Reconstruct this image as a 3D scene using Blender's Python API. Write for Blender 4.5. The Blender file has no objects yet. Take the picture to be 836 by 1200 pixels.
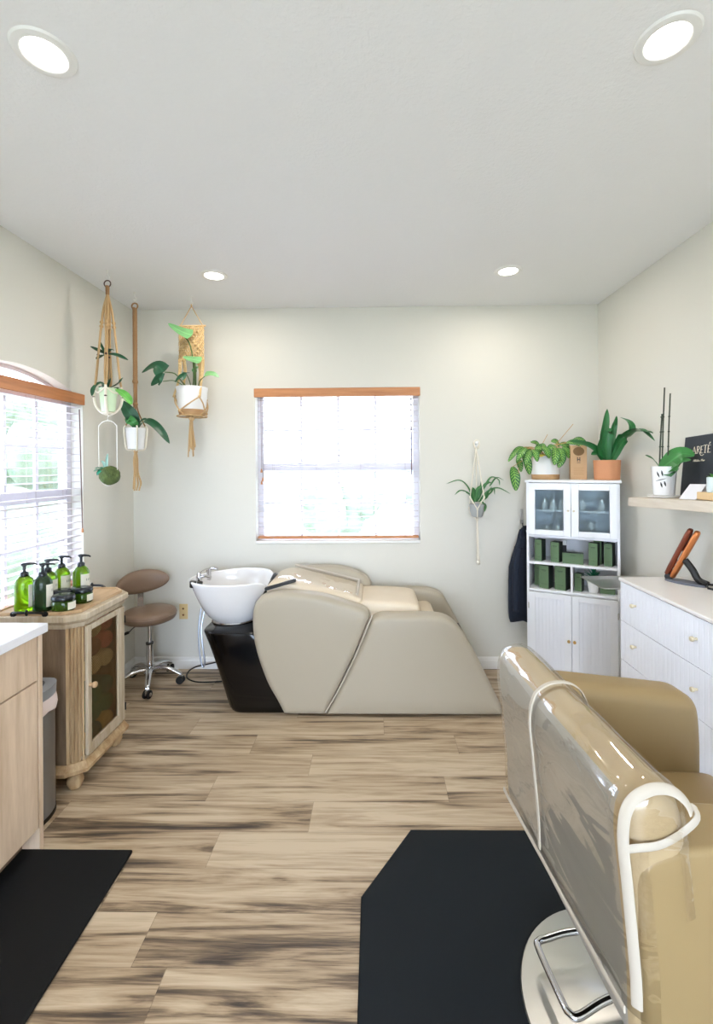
import bpy, bmesh, math, random
from math import sin, cos, pi, radians, sqrt, exp
from mathutils import Vector, Matrix, noise

random.seed(7)
scene = bpy.context.scene
COL = scene.collection
V = Vector

# ------------------------------------------------------------------ materials
def lin(c):
    return tuple((((v / 255 + 0.055) / 1.055) ** 2.4 if v / 255 > 0.04045 else v / 255 / 12.92) for v in c) + (1.0,)

def new_mat(name):
    m = bpy.data.materials.new(name)
    m.use_nodes = True
    nt = m.node_tree
    return m, nt, nt.nodes['Principled BSDF']

def link(nt, a, b):
    nt.links.new(a, b)

def bump(nt, bsdf, scale, strength, dist=0.002, detail=3, stretch=None):
    tc = nt.nodes.new('ShaderNodeTexCoord')
    n = nt.nodes.new('ShaderNodeTexNoise')
    n.inputs['Scale'].default_value = scale
    n.inputs['Detail'].default_value = detail
    src = tc.outputs['Object']
    if stretch:
        mp = nt.nodes.new('ShaderNodeMapping')
        mp.inputs['Scale'].default_value = stretch
        link(nt, src, mp.inputs['Vector'])
        src = mp.outputs['Vector']
    link(nt, src, n.inputs['Vector'])
    b = nt.nodes.new('ShaderNodeBump')
    b.inputs['Strength'].default_value = strength
    b.inputs['Distance'].default_value = dist
    link(nt, n.outputs['Fac'], b.inputs['Height'])
    link(nt, b.outputs['Normal'], bsdf.inputs['Normal'])
    return n

def mat(name, c, rough=0.5, metal=0.0, bmp=None, var=None, coat=0.0, spec=None, trans=0.0, ior=None, sss=None):
    m, nt, b = new_mat(name)
    b.inputs['Base Color'].default_value = lin(c)
    b.inputs['Roughness'].default_value = rough
    b.inputs['Metallic'].default_value = metal
    if coat:
        b.inputs['Coat Weight'].default_value = coat
        b.inputs['Coat Roughness'].default_value = 0.08
    if spec is not None:
        b.inputs['Specular IOR Level'].default_value = spec
    if trans:
        b.inputs['Transmission Weight'].default_value = trans
    if ior:
        b.inputs['IOR'].default_value = ior
    if bmp:
        bump(nt, b, *bmp)
    if var:  # (scale, other colour, stretch)
        tc = nt.nodes.new('ShaderNodeTexCoord')
        mp = nt.nodes.new('ShaderNodeMapping')
        mp.inputs['Scale'].default_value = var[2]
        n = nt.nodes.new('ShaderNodeTexNoise')
        n.inputs['Scale'].default_value = var[0]
        n.inputs['Detail'].default_value = 5
        n.inputs['Roughness'].default_value = 0.6
        cr = nt.nodes.new('ShaderNodeValToRGB')
        cr.color_ramp.elements[0].position = 0.32
        cr.color_ramp.elements[1].position = 0.68
        cr.color_ramp.elements[0].color = lin(var[1])
        cr.color_ramp.elements[1].color = lin(c)
        link(nt, tc.outputs['Object'], mp.inputs['Vector'])
        link(nt, mp.outputs['Vector'], n.inputs['Vector'])
        link(nt, n.outputs['Fac'], cr.inputs['Fac'])
        link(nt, cr.outputs['Color'], b.inputs['Base Color'])
    return m

def mat_floor():
    m, nt, b = new_mat('oak_plank_floor')
    N = nt.nodes
    def math_(op, a=None, bb=None, va=None, vb=None):
        n = N.new('ShaderNodeMath'); n.operation = op
        if a is not None: link(nt, a, n.inputs[0])
        if va is not None: n.inputs[0].default_value = va
        if bb is not None: link(nt, bb, n.inputs[1])
        if vb is not None: n.inputs[1].default_value = vb
        return n.outputs[0]
    tc = N.new('ShaderNodeTexCoord')
    sep = N.new('ShaderNodeSeparateXYZ'); link(nt, tc.outputs['Object'], sep.inputs[0])
    x, y = sep.outputs[0], sep.outputs[1]
    row_f = math_('DIVIDE', y, vb=0.173)
    row = math_('FLOOR', row_f)
    wn = N.new('ShaderNodeTexWhiteNoise'); wn.noise_dimensions = '1D'; link(nt, row, wn.inputs['W'])
    PLK = 1.12
    shift = wn.outputs['Value']
    for k_, sx_ in ((8, -.76), (9, .15), (10, -.66), (11, -.29), (12, -.79), (13, -.34), (14, -.68)):
        n_ = N.new('ShaderNodeMath'); n_.operation = 'COMPARE'; link(nt, row, n_.inputs[0]); n_.inputs[1].default_value = k_; n_.inputs[2].default_value = .4
        mk = n_.outputs[0]
        shift = math_('ADD', math_('MULTIPLY', shift, math_('SUBTRACT', None, mk, va=1.0)), math_('MULTIPLY', mk, vb=(-sx_ / PLK) % 1.0))
    xo = math_('ADD', math_('DIVIDE', x, vb=PLK), shift)
    col = math_('FLOOR', xo)
    cmb = N.new('ShaderNodeCombineXYZ'); link(nt, row, cmb.inputs[0]); link(nt, col, cmb.inputs[1])
    wn2 = N.new('ShaderNodeTexWhiteNoise'); wn2.noise_dimensions = '2D'; link(nt, cmb.outputs[0], wn2.inputs['Vector'])
    pid = wn2.outputs['Value']
    off = math_('MULTIPLY', pid, vb=37.0)
    def grain(sx, sy, scale, detail, rough, dist):
        c2 = N.new('ShaderNodeCombineXYZ')
        link(nt, math_('ADD', math_('MULTIPLY', x, vb=sx), off), c2.inputs[0])
        link(nt, math_('MULTIPLY', y, vb=sy), c2.inputs[1])
        link(nt, off, c2.inputs[2])
        n = N.new('ShaderNodeTexNoise')
        n.inputs['Scale'].default_value = scale
        n.inputs['Detail'].default_value = detail
        n.inputs['Roughness'].default_value = rough
        n.inputs['Distortion'].default_value = dist
        link(nt, c2.outputs[0], n.inputs['Vector'])
        return n.outputs['Fac']
    g1 = grain(0.7, 11.5, 1.5, 6, 0.58, 1.3)      # broad cathedral streaks
    g2 = grain(2.6, 75.0, 1.6, 5, 0.7, 0.4)      # fine grain
    g3 = grain(0.7, 4.5, 1.4, 4, 0.55, 1.2)       # cloudy patches
    mixv = math_('ADD', math_('MULTIPLY', g1, vb=0.62), math_('MULTIPLY', g3, vb=0.38))
    mixv = math_('ADD', mixv, math_('MULTIPLY', math_('SUBTRACT', g2, vb=0.5), vb=0.26))
    mixv = math_('ADD', mixv, math_('MULTIPLY', math_('SUBTRACT', pid, vb=0.5), vb=0.06))
    cr = N.new('ShaderNodeValToRGB')
    e = cr.color_ramp.elements
    e[0].position = 0.335; e[0].color = lin(FLOOR_C[0])
    e[1].position = 0.60; e[1].color = lin(FLOOR_C[3])
    a = e.new(0.41); a.color = lin(FLOOR_C[1])
    a = e.new(0.48); a.color = lin(FLOOR_C[2])
    link(nt, mixv, cr.inputs['Fac'])
    # seams
    fy = math_('FRACT', row_f); fx = math_('FRACT', xo)
    sy = math_('LESS_THAN', fy, vb=0.012); sx = math_('LESS_THAN', fx, vb=0.002)
    seam = math_('MAXIMUM', sy, sx)
    mx = N.new('ShaderNodeMixRGB'); mx.blend_type = 'MULTIPLY'
    link(nt, math_('MULTIPLY', seam, vb=0.45), mx.inputs[0]); link(nt, cr.outputs[0], mx.inputs[1]); mx.inputs[2].default_value = (0.25, 0.2, 0.15, 1)
    link(nt, mx.outputs[0], b.inputs['Base Color'])
    b.inputs['Roughness'].default_value = 0.42
    bp = N.new('ShaderNodeBump'); bp.inputs['Strength'].default_value = 0.25; bp.inputs['Distance'].default_value = 0.002
    link(nt, math_('SUBTRACT', g2, seam), bp.inputs['Height']); link(nt, bp.outputs[0], b.inputs['Normal'])
    return m

FLOOR_C = [(60, 49, 40), (118, 99, 78), (174, 151, 122), (205, 186, 158)]

def mat_clear(name, tint, fac_lo, fac_hi, rough, wr=None, gloss=(255, 255, 255)):
    m, nt, b = new_mat(name)
    N = nt.nodes
    N.remove(b)
    t = N.new('ShaderNodeBsdfTransparent'); t.inputs[0].default_value = lin(tint)
    g = N.new('ShaderNodeBsdfGlossy'); g.inputs['Color'].default_value = lin(gloss); g.inputs['Roughness'].default_value = rough
    lw = N.new('ShaderNodeLayerWeight'); lw.inputs['Blend'].default_value = 0.35
    mr = N.new('ShaderNodeMapRange'); mr.inputs['To Min'].default_value = fac_lo; mr.inputs['To Max'].default_value = fac_hi
    link(nt, lw.outputs['Facing'], mr.inputs['Value'])
    mx = N.new('ShaderNodeMixShader')
    link(nt, mr.outputs[0], mx.inputs[0]); link(nt, t.outputs[0], mx.inputs[1]); link(nt, g.outputs[0], mx.inputs[2])
    link(nt, mx.outputs[0], N['Material Output'].inputs[0])
    if wr:
        class _B: pass
        tc = N.new('ShaderNodeTexCoord'); mp = N.new('ShaderNodeMapping'); mp.inputs['Scale'].default_value = wr[2]
        n = N.new('ShaderNodeTexNoise'); n.inputs['Scale'].default_value = wr[0]; n.inputs['Detail'].default_value = 2; n.inputs['Distortion'].default_value = 0.6
        bp = N.new('ShaderNodeBump'); bp.inputs['Strength'].default_value = wr[1]; bp.inputs['Distance'].default_value = 0.01
        link(nt, tc.outputs['Object'], mp.inputs[0]); link(nt, mp.outputs[0], n.inputs['Vector'])
        link(nt, n.outputs['Fac'], bp.inputs['Height']); link(nt, bp.outputs[0], g.inputs['Normal'])
        link(nt, bp.outputs[0], lw.inputs['Normal'])
    return m

def mat_leaf(name, c, vein=None, stripes=0, rough=0.38):
    m, nt, b = new_mat(name)
    N = nt.nodes
    uv = N.new('ShaderNodeUVMap')
    sep = N.new('ShaderNodeSeparateXYZ'); link(nt, uv.outputs[0], sep.inputs[0])
    def M(op, a=None, bb=None, vb=None, va=None):
        n = N.new('ShaderNodeMath'); n.operation = op
        if a is not None: link(nt, a, n.inputs[0])
        if va is not None: n.inputs[0].default_value = va
        if bb is not None: link(nt, bb, n.inputs[1])
        if vb is not None: n.inputs[1].default_value = vb
        return n.outputs[0]
    d = M('ABSOLUTE', M('SUBTRACT', sep.outputs[0], vb=0.5))       # 0 midrib .. 0.5 edge
    mid = M('LESS_THAN', d, vb=0.045)
    fac = M('MULTIPLY', mid, vb=0.6)
    if stripes:
        ph = M('SUBTRACT', M('MULTIPLY', sep.outputs[1], vb=float(stripes)), M('MULTIPLY', d, vb=3.0))
        st = M('LESS_THAN', M('FRACT', ph), vb=0.34)
        st = M('MULTIPLY', st, M('LESS_THAN', d, vb=0.38))
        fac = M('MAXIMUM', fac, st)
    tc = N.new('ShaderNodeTexCoord')
    nz = N.new('ShaderNodeTexNoise'); nz.inputs['Scale'].default_value = 22; link(nt, tc.outputs['Object'], nz.inputs['Vector'])
    base = N.new('ShaderNodeMixRGB'); base.blend_type = 'MIX'
    base.inputs[1].default_value = lin(c); base.inputs[2].default_value = lin(tuple(min(255, int(k * 1.28 + 6)) for k in c))
    link(nt, nz.outputs['Fac'], base.inputs[0])
    mx = N.new('ShaderNodeMixRGB'); mx.inputs[2].default_value = lin(vein or tuple(min(255, int(k * 1.35 + 14)) for k in c))
    link(nt, fac, mx.inputs[0]); link(nt, base.outputs[0], mx.inputs[1])
    link(nt, mx.outputs[0], b.inputs['Base Color'])
    b.inputs['Roughness'].default_value = rough
    return m

M = {}
M['wall'] = mat('wall_paint', (221, 218, 207), 0.85, bmp=(140, 0.12, 0.002))
M['ceiling'] = mat('ceiling_texture', (240, 240, 239), 0.9, bmp=(75, 0.35, 0.005, 4))
M['trim'] = mat('white_trim', (238, 237, 232), 0.45)
M['floor'] = mat_floor()
M['vinyl_white'] = mat('white_vinyl_frame', (212, 208, 212), 0.35)
M['slat'] = mat('blind_slat', (214, 206, 208), 0.5)
M['copperwood'] = mat('cherry_wood_valance', (208, 146, 96), 0.45, var=(3, (180, 118, 74), (1, 14, 14)))
M['copperwood_y'] = mat('cherry_wood_valance_side', (200, 134, 84), 0.45, var=(3, (170, 106, 64), (14, 1, 14)))
M['cord'] = mat('blind_cord', (178, 166, 160), 0.8)
M['wand'] = mat('dark_wand', (110, 84, 76), 0.5)
M['glass'] = mat_clear('window_glass', (250, 252, 252), 0.03, 0.35, 0.02)
M['cabglass'] = mat('reeded_glass', (226, 238, 242), 0.28, trans=1.0, ior=1.12)
M['vinyl'] = mat('greige_vinyl', (176, 166, 146), 0.42, bmp=(420, 0.12, 0.001))
M['vinyl_seat'] = mat('cream_vinyl_seat', (222, 206, 180), 0.4, bmp=(420, 0.1, 0.001))
M['tan'] = mat('tan_vinyl', (153, 130, 90), 0.42, bmp=(420, 0.12, 0.001))
M['tanback'] = mat('taupe_vinyl_back', (166, 161, 152), 0.45, bmp=(420, 0.12, 0.001))
M['vinyl_back_top'] = mat('tan_vinyl_back_top', (180, 158, 122), 0.42, bmp=(420, 0.12, 0.001))
M['piping'] = mat('cream_binding', (196, 187, 172), 0.7, bmp=(300, 0.2, 0.001))
M['plastic'] = mat_clear('clear_plastic_sheet', (250, 249, 246), 0.05, 0.42, 0.06, wr=(7, 1.0, (1.0, 0.5, 1.7)))
M['blackgloss'] = mat('black_gloss', (5, 6, 8), 0.13, spec=0.4)
M['black'] = mat('black_plastic', (15, 16, 18), 0.4)
M['rubber'] = mat('black_rubber', (18, 18, 19), 0.7)
M['chrome'] = mat('chrome', (214, 214, 216), 0.12, 1.0)
M['steel'] = mat('brushed_steel', (200, 198, 192), 0.3, 1.0, bmp=(60, 0.1, 0.001, 3, (1, 1, 40)))
M['steel_dark'] = mat('trash_steel', (158, 164, 174), 0.32, 1.0)
M['greyplastic'] = mat('grey_plastic', (150, 154, 158), 0.4)
M['ceramic'] = mat('white_ceramic', (244, 243, 242), 0.12, coat=0.6)
M['brown'] = mat('brown_vinyl', (134, 110, 90), 0.4, bmp=(380, 0.14, 0.001))
M['brass'] = mat('brass', (206, 172, 112), 0.28, 1.0)
M['brass_dull'] = mat('cream_gold_knob', (226, 214, 184), 0.35, 0.4)
M['ivory'] = mat('ivory_plate', (222, 196, 142), 0.5)
M['white'] = mat('white_lacquer', (246, 248, 252), 0.38)
M['white_flute'] = mat('white_fluted', (244, 246, 252), 0.45)
M['dresser_top'] = mat('dresser_top', (240, 236, 232), 0.3)
M['shelfwood'] = mat('pale_oak_shelf', (226, 214, 196), 0.5, var=(4, (212, 198, 178), (30, 1.5, 20)))
M['oak'] = mat('light_oak_laminate', (224, 200, 172), 0.45, var=(3.2, (200, 172, 142), (9, 9, 0.9)))
M['oak_dark'] = mat('oak_laminate_kick', (150, 122, 96), 0.5, var=(3, (124, 98, 76), (9, 1, 9)))
M['quartz'] = mat('white_quartz', (240, 240, 242), 0.2, var=(3, (226, 226, 230), (1, 1, 1)))
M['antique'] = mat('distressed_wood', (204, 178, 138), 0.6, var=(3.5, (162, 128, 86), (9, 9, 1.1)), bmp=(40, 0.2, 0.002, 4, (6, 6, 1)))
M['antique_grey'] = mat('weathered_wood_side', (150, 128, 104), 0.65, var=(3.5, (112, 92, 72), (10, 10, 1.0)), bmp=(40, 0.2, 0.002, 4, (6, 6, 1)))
M['antique_white'] = mat('whitewashed_wood', (206, 192, 168), 0.6, var=(3.5, (174, 154, 124), (9, 9, 1.2)))
M['traywood'] = mat('tray_wood', (204, 172, 132), 0.5, var=(3, (180, 146, 106), (9, 1, 9)))
M['iron'] = mat('black_iron', (24, 24, 26), 0.4, 0.5)
M['wire'] = mat('bronze_wire', (120, 94, 58), 0.45, 0.7)
M['cabinside'] = mat('cabinet_inside', (84, 68, 50), 0.8)
M['bottlegreen'] = mat('green_glass', (122, 172, 18), 0.06, trans=0.7, ior=1.4)
M['bottledark'] = mat('dark_green_glass', (36, 62, 34), 0.1, trans=0.35, ior=1.4)
M['jargreen'] = mat('olive_glass', (62, 96, 20), 0.08, trans=0.45, ior=1.4)
M['pump'] = mat('slate_pump', (20, 28, 36), 0.25)
M['label'] = mat('paper_label', (226, 222, 204), 0.7)
M['ink'] = mat('grey_ink', (150, 148, 136), 0.8)
M['inkdark'] = mat('dark_ink', (34, 36, 40), 0.7)
M['matblack'] = mat('anti_fatigue_mat', (9, 12, 14), 0.65, bmp=(260, 0.35, 0.002), spec=0.25)
M['matgreen'] = mat('salon_mat', (7, 17, 23), 0.6, bmp=(300, 0.2, 0.001), spec=0.25)
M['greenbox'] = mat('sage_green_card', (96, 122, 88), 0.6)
M['greenbox_side'] = mat('sage_green_card_dark', (30, 44, 38), 0.6)
M['terracotta'] = mat('terracotta', (214, 150, 108), 0.75, bmp=(120, 0.15, 0.001))
M['potwhite'] = mat('white_pot', (240, 239, 236), 0.4)
M['potgreen'] = mat('pale_green_pot', (206, 226, 190), 0.4)
M['potgrey'] = mat('grey_pot', (164, 166, 164), 0.6)
M['potwood'] = mat('pot_wood_band', (198, 158, 112), 0.6, var=(6, (176, 134, 90), (2, 2, 12)))
M['soil'] = mat('soil', (46, 36, 28), 0.95, bmp=(80, 0.6, 0.01))
M['moss'] = mat('moss', (96, 112, 60), 0.95, var=(30, (58, 72, 34), (1, 1, 1)), bmp=(70, 0.9, 0.01))
M['jute'] = mat('jute_rope', (196, 162, 116), 0.9, bmp=(160, 0.7, 0.004))
M['jute_dark'] = mat('brown_jute', (158, 122, 84), 0.9, bmp=(160, 0.7, 0.004))
M['cotton'] = mat('cotton_rope', (236, 228, 210), 0.9, bmp=(180, 0.6, 0.003))
M['macrame'] = mat('macrame_weave', (216, 184, 132), 0.9, bmp=(110, 1.0, 0.008, 2, (1, 1, 0.7)))
M['bead'] = mat('dark_bead', (70, 44, 32), 0.5)
M['navy'] = mat('navy_cloth', (22, 32, 48), 0.85, bmp=(60, 0.4, 0.004))
M['board'] = mat('slate_board', (54, 58, 66), 0.65, var=(7, (44, 50, 58), (1, 1, 1)))
M['gold'] = mat('pale_gold_lettering', (236, 226, 204), 0.4)
M['paper'] = mat('white_paper', (240, 240, 246), 0.6)
M['blockwood'] = mat('maple_block', (224, 190, 140), 0.5)
M['kraft'] = mat('kraft_card', (206, 168, 126), 0.7)
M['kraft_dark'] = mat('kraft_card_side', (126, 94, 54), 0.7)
M['copper'] = mat('copper_metal', (206, 128, 76), 0.3, 0.75)
M['copper_dark'] = mat('dark_copper', (126, 66, 46), 0.35, 0.7)
M['greystand'] = mat('grey_stand', (96, 100, 110), 0.5)
M['liner'] = mat('trash_liner', (236, 220, 214), 0.6)
M['lamp'] = None
M['leaf_dark'] = mat_leaf('leaf_dark', (20, 66, 40))
M['leaf_mid'] = mat_leaf('leaf_mid', (44, 104, 48))
M['leaf_bright'] = mat_leaf('leaf_bright', (84, 150, 64))
M['leaf_silver'] = mat_leaf('leaf_silver', (92, 138, 88))
M['leaf_maranta'] = mat_leaf('leaf_maranta', (30, 86, 34), vein=(150, 196, 96), stripes=8)
M['leaf_teal'] = mat_leaf('leaf_teal', (34, 120, 92))
M['leaf_blue'] = mat_leaf('leaf_blue', (104, 136, 122))
M['stem'] = mat('plant_stem', (84, 112, 56), 0.6)
M['stem_dark'] = mat('dark_stem', (48, 58, 42), 0.6)
M['stick'] = mat('bamboo_stick', (196, 158, 100), 0.6)
M['yellow'] = mat('yellow_foil', (228, 206, 76), 0.5)
def emis(name, c, s):
    m, nt, b = new_mat(name)
    b.inputs['Base Color'].default_value = lin(c)
    b.inputs['Emission Color'].default_value = lin(c)
    b.inputs['Emission Strength'].default_value = s
    return m
M['lamp'] = emis('lamp_diffuser', (255, 250, 242), 6.0)
M['towels'] = [mat('towel_' + n, c, 0.95, bmp=(200, 0.8, 0.004)) for n, c in
               (('rust', (206, 116, 92)), ('brown', (150, 100, 70)), ('tan', (220, 190, 132)), ('green', (52, 116, 76)), ('ochre', (224, 180, 98)), ('teal', (50, 104, 88)))]
M['lawn'] = mat('lawn', (196, 198, 188), 0.95, var=(3, (180, 184, 170), (1, 1, 1)))
M['siding'] = mat('house_siding', (200, 198, 194), 0.8, bmp=(4, 0.2, 0.02, 1, (0.05, 0.05, 3)))
M['roofing'] = mat('house_roof', (110, 102, 98), 0.9)
M['pane_dark'] = mat('house_pane', (112, 120, 132), 0.2)
M['hedge'] = mat('tree_foliage', (116, 126, 106), 0.9, var=(4.5, (82, 94, 72), (1, 1, 1)))
M['bark'] = mat('tree_bark', (112, 94, 78), 0.9)

# ------------------------------------------------------------------ object helpers
MAT = {}   # root object name -> inverse world matrix for children

def finish(bm, name, m, smooth=True, angle=38):
    bmesh.ops.recalc_face_normals(bm, faces=bm.faces)
    me = bpy.data.meshes.new(name)
    bm.to_mesh(me); bm.free()
    for k in (m if isinstance(m, (list, tuple)) else [m]):
        me.materials.append(k)
    if smooth:
        me.shade_smooth()
        me.set_sharp_from_angle(angle=radians(angle))
    return me

def obj(name, bm, m, parent=None, bevel=0.0, seg=2, smooth=True, angle=38, label=None, kind=None):
    """one mesh object; bm is in world space, moved into the parent's space"""
    if parent is not None and parent.name in MAT:
        bm.transform(MAT[parent.name])
    me = finish(bm, name, m, smooth, angle)
    o = bpy.data.objects.new(name, me)
    COL.objects.link(o)
    if parent is not None:
        o.parent = parent
        if parent.name in MAT:
            MAT[o.name] = MAT[parent.name]
    if bevel:
        b = o.modifiers.new('edge', 'BEVEL'); b.width = bevel; b.segments = seg; b.limit_method = 'ANGLE'; b.angle_limit = radians(40)
    if label: o['label'] = label
    if kind: o['kind'] = kind
    return o

def lobj(name, bm, m, parent, **k):
    """mesh given in the parent's own space"""
    keep = MAT.get(parent.name)
    MAT[parent.name] = Matrix.Identity(4)
    o = obj(name, bm, m, parent, **k)
    MAT[parent.name] = keep
    MAT[o.name] = keep
    return o

def thing(name, label, cat, loc=(0, 0, 0), rotz=0.0, group=None):
    o = bpy.data.objects.new(name, None)
    COL.objects.link(o)
    o.empty_display_size = 0.1
    o.location = loc; o.rotation_euler = (0, 0, rotz)
    o['label'] = label; o['category'] = cat
    if group: o['group'] = group
    MAT[o.name] = (Matrix.Translation(V(loc)) @ Matrix.Rotation(rotz, 4, 'Z')).inverted()
    return o

def tag(o, label, cat, group=None):
    o['label'] = label; o['category'] = cat
    if group: o['group'] = group
    return o

def struct(name, bm, m, **k):
    return obj(name, bm, m, kind='structure', **k)

def dup(root, loc, rotz=None, label=None, scale=None):
    def rec(o, parent):
        c = o.copy(); COL.objects.link(c)
        c.parent = parent
        for ch in list(o.children):
            rec(ch, c)
        return c
    r = rec(root, None)
    r.location = loc
    if rotz is not None: r.rotation_euler = (0, 0, rotz)
    if label: r['label'] = label
    if scale: r.scale = scale
    return r

# ------------------------------------------------------------------ shape helpers
def B(): return bmesh.new()

def box(bm, x0, x1, y0, y1, z0, z1, mi=0):
    vs = [bm.verts.new((x, y, z)) for z in (z0, z1) for y in (y0, y1) for x in (x0, x1)]
    for f in ((0, 2, 3, 1), (4, 5, 7, 6), (0, 1, 5, 4), (2, 6, 7, 3), (0, 4, 6, 2), (1, 3, 7, 5)):
        bm.faces.new([vs[i] for i in f]).material_index = mi
    return vs

def obox(bm, c, ax, ay, az, sx, sy, sz):
    """oriented box: centre, unit axes, full sizes"""
    c, ax, ay, az = V(c), V(ax), V(ay), V(az)
    vs = [bm.verts.new(c + ax * (i * sx / 2) + ay * (j * sy / 2) + az * (k * sz / 2)) for k in (-1, 1) for j in (-1, 1) for i in (-1, 1)]
    for f in ((0, 2, 3, 1), (4, 5, 7, 6), (0, 1, 5, 4), (2, 6, 7, 3), (0, 4, 6, 2), (1, 3, 7, 5)):
        bm.faces.new([vs[i] for i in f])

def rbox(bm, x0, x1, y0, y1, z0, z1, r, seg=4):
    t = bmesh.new()
    box(t, x0, x1, y0, y1, z0, z1)
    bmesh.ops.bevel(t, geom=list(t.edges), offset=r, segments=seg, profile=0.5, affect='EDGES', clamp_overlap=True)
    me = bpy.data.meshes.new('t'); t.to_mesh(me); t.free()
    bm.from_mesh(me); bpy.data.meshes.remove(me)

def rings(bm, loops, close_ring=True, cap0=True, cap1=True, mi=0):
    vv = [[bm.verts.new(p) for p in L] for L in loops]
    n = len(vv[0])
    for a, b in zip(vv, vv[1:]):
        for i in range(n if close_ring else n - 1):
            j = (i + 1) % n
            bm.faces.new((a[i], a[j], b[j], b[i])).material_index = mi
    if cap0: bm.faces.new(list(reversed(vv[0]))).material_index = mi
    if cap1: bm.faces.new(vv[-1]).material_index = mi
    return vv

def basis(d):
    d = V(d).normalized()
    u = V((0, 0, 1)) if abs(d.z) < 0.9 else V((1, 0, 0))
    a = d.cross(u).normalized()
    return a, a.cross(d).normalized()

def cyl(bm, p0, p1, r0, r1=None, n=20, caps=True, mi=0):
    r1 = r0 if r1 is None else r1
    p0, p1 = V(p0), V(p1)
    a, b = basis(p1 - p0)
    L = [[p + (a * cos(t) + b * sin(t)) * r for t in [2 * pi * i / n for i in range(n)]] for p, r in ((p0, r0), (p1, r1))]
    rings(bm, L, True, caps, caps, mi)

def lathe(bm, prof, c=(0, 0, 0), n=32, sx=1.0, sy=1.0, cap0=True, cap1=True, mi=0, rot=0.0):
    c = V(c)
    L = []
    for r, z in prof:
        ring = []
        for i in range(n):
            t = 2 * pi * i / n
            x, y = r * cos(t) * sx, r * sin(t) * sy
            ring.append(c + V((x * cos(rot) - y * sin(rot), x * sin(rot) + y * cos(rot), z)))
        L.append(ring)
    rings(bm, L, True, cap0, cap1, mi)

def catmull(pts, k=6, closed=False):
    P = [V(p) for p in pts]
    n = len(P)
    out = []
    for i in range(n if closed else n - 1):
        if closed:
            a, b, c, d = P[(i - 1) % n], P[i], P[(i + 1) % n], P[(i + 2) % n]
        else:
            b, c = P[i], P[i + 1]
            a = P[i - 1] if i else b + (b - c)
            d = P[i + 2] if i + 2 < n else c + (c - b)
        for j in range(k):
            t = j / k
            out.append(0.5 * ((2 * b) + (c - a) * t + (2 * a - 5 * b + 4 * c - d) * t * t + (3 * b - a - 3 * c + d) * t ** 3))
    if not closed: out.append(P[-1])
    return out

def tube(bm, pts, r, n=8, k=5, closed=False, smooth=True, mi=0):
    P = catmull(pts, k, closed) if smooth and len(pts) > 2 else [V(p) for p in pts]
    m = len(P)
    rr = r if callable(r) else (lambda t: r)
    L = []
    up = None
    for i in range(m):
        if closed: d = P[(i + 1) % m] - P[i - 1]
        else: d = P[min(i + 1, m - 1)] - P[max(i - 1, 0)]
        if d.length < 1e-9: d = V((0, 0, 1))
        d.normalize()
        if up is None:
            up, _ = basis(d)
        up = (up - d * up.dot(d))
        if up.length < 1e-6: up, _ = basis(d)
        up.normalize()
        s = d.cross(up)
        q = rr(i / max(1, m - 1))
        L.append([P[i] + (up * cos(2 * pi * j / n) + s * sin(2 * pi * j / n)) * q for j in range(n)])
    if closed: L.append(L[0])
    if closed:
        vv = [[bm.verts.new(p) for p in R] for R in L[:-1]]
        for a in range(m):
            A, C = vv[a], vv[(a + 1) % m]
            for j in range(n):
                bm.faces.new((A[j], A[(j + 1) % n], C[(j + 1) % n], C[j])).material_index = mi
    else:
        rings(bm, L, True, True, True, mi)

def outline(pts, k=5):
    """smooth closed 2-D outline; a point (x, z, 1) is a hard corner"""
    n = len(pts)
    out = []
    for i in range(n):
        b, c = pts[i], pts[(i + 1) % n]
        a, d = pts[i - 1], pts[(i + 2) % n]
        bv, cv = V(b[:2]), V(c[:2])
        av = 2 * bv - cv if len(b) > 2 else V(a[:2])
        dv = 2 * cv - bv if len(c) > 2 else V(d[:2])
        kk = 1 if (len(b) > 2 and len(c) > 2) else k
        for j in range(kk):
            t = j / kk
            out.append(0.5 * ((2 * bv) + (cv - av) * t + (2 * av - 5 * bv + 4 * cv - dv) * t * t + (3 * bv - av - 3 * cv + dv) * t ** 3))
    return out

def inset(P, d):
    n = len(P)
    area = sum(P[i].x * P[(i + 1) % n].y - P[(i + 1) % n].x * P[i].y for i in range(n))
    s = 1 if area > 0 else -1
    out = []
    for i in range(n):
        e1 = (P[i] - P[i - 1]); e2 = (P[(i + 1) % n] - P[i])
        if e1.length < 1e-9 or e2.length < 1e-9:
            out.append(P[i].copy()); continue
        e1.normalize(); e2.normalize()
        n1 = V((-e1.y, e1.x)) * s; n2 = V((-e2.y, e2.x)) * s
        k = 1 + n1.dot(n2)
        m_ = (n1 + n2) / max(k, 0.35)
        out.append(P[i] + m_ * d)
    if d > 0:
        for _ in range(60):          # an edge that turned round has shrunk to nothing: merge its ends
            bad = [i for i in range(n) if (P[(i + 1) % n] - P[i]).length > 1e-9 and (out[(i + 1) % n] - out[i]).dot(P[(i + 1) % n] - P[i]) < -1e-9]
            if not bad: break
            for i in bad:
                j = (i + 1) % n
                a0, a1, b0, b1 = out[i - 1], out[i], out[j], out[(j + 1) % n]
                mid = (a1 + b0) / 2
                out[i] = mid; out[j] = mid.copy()
    return out

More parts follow.
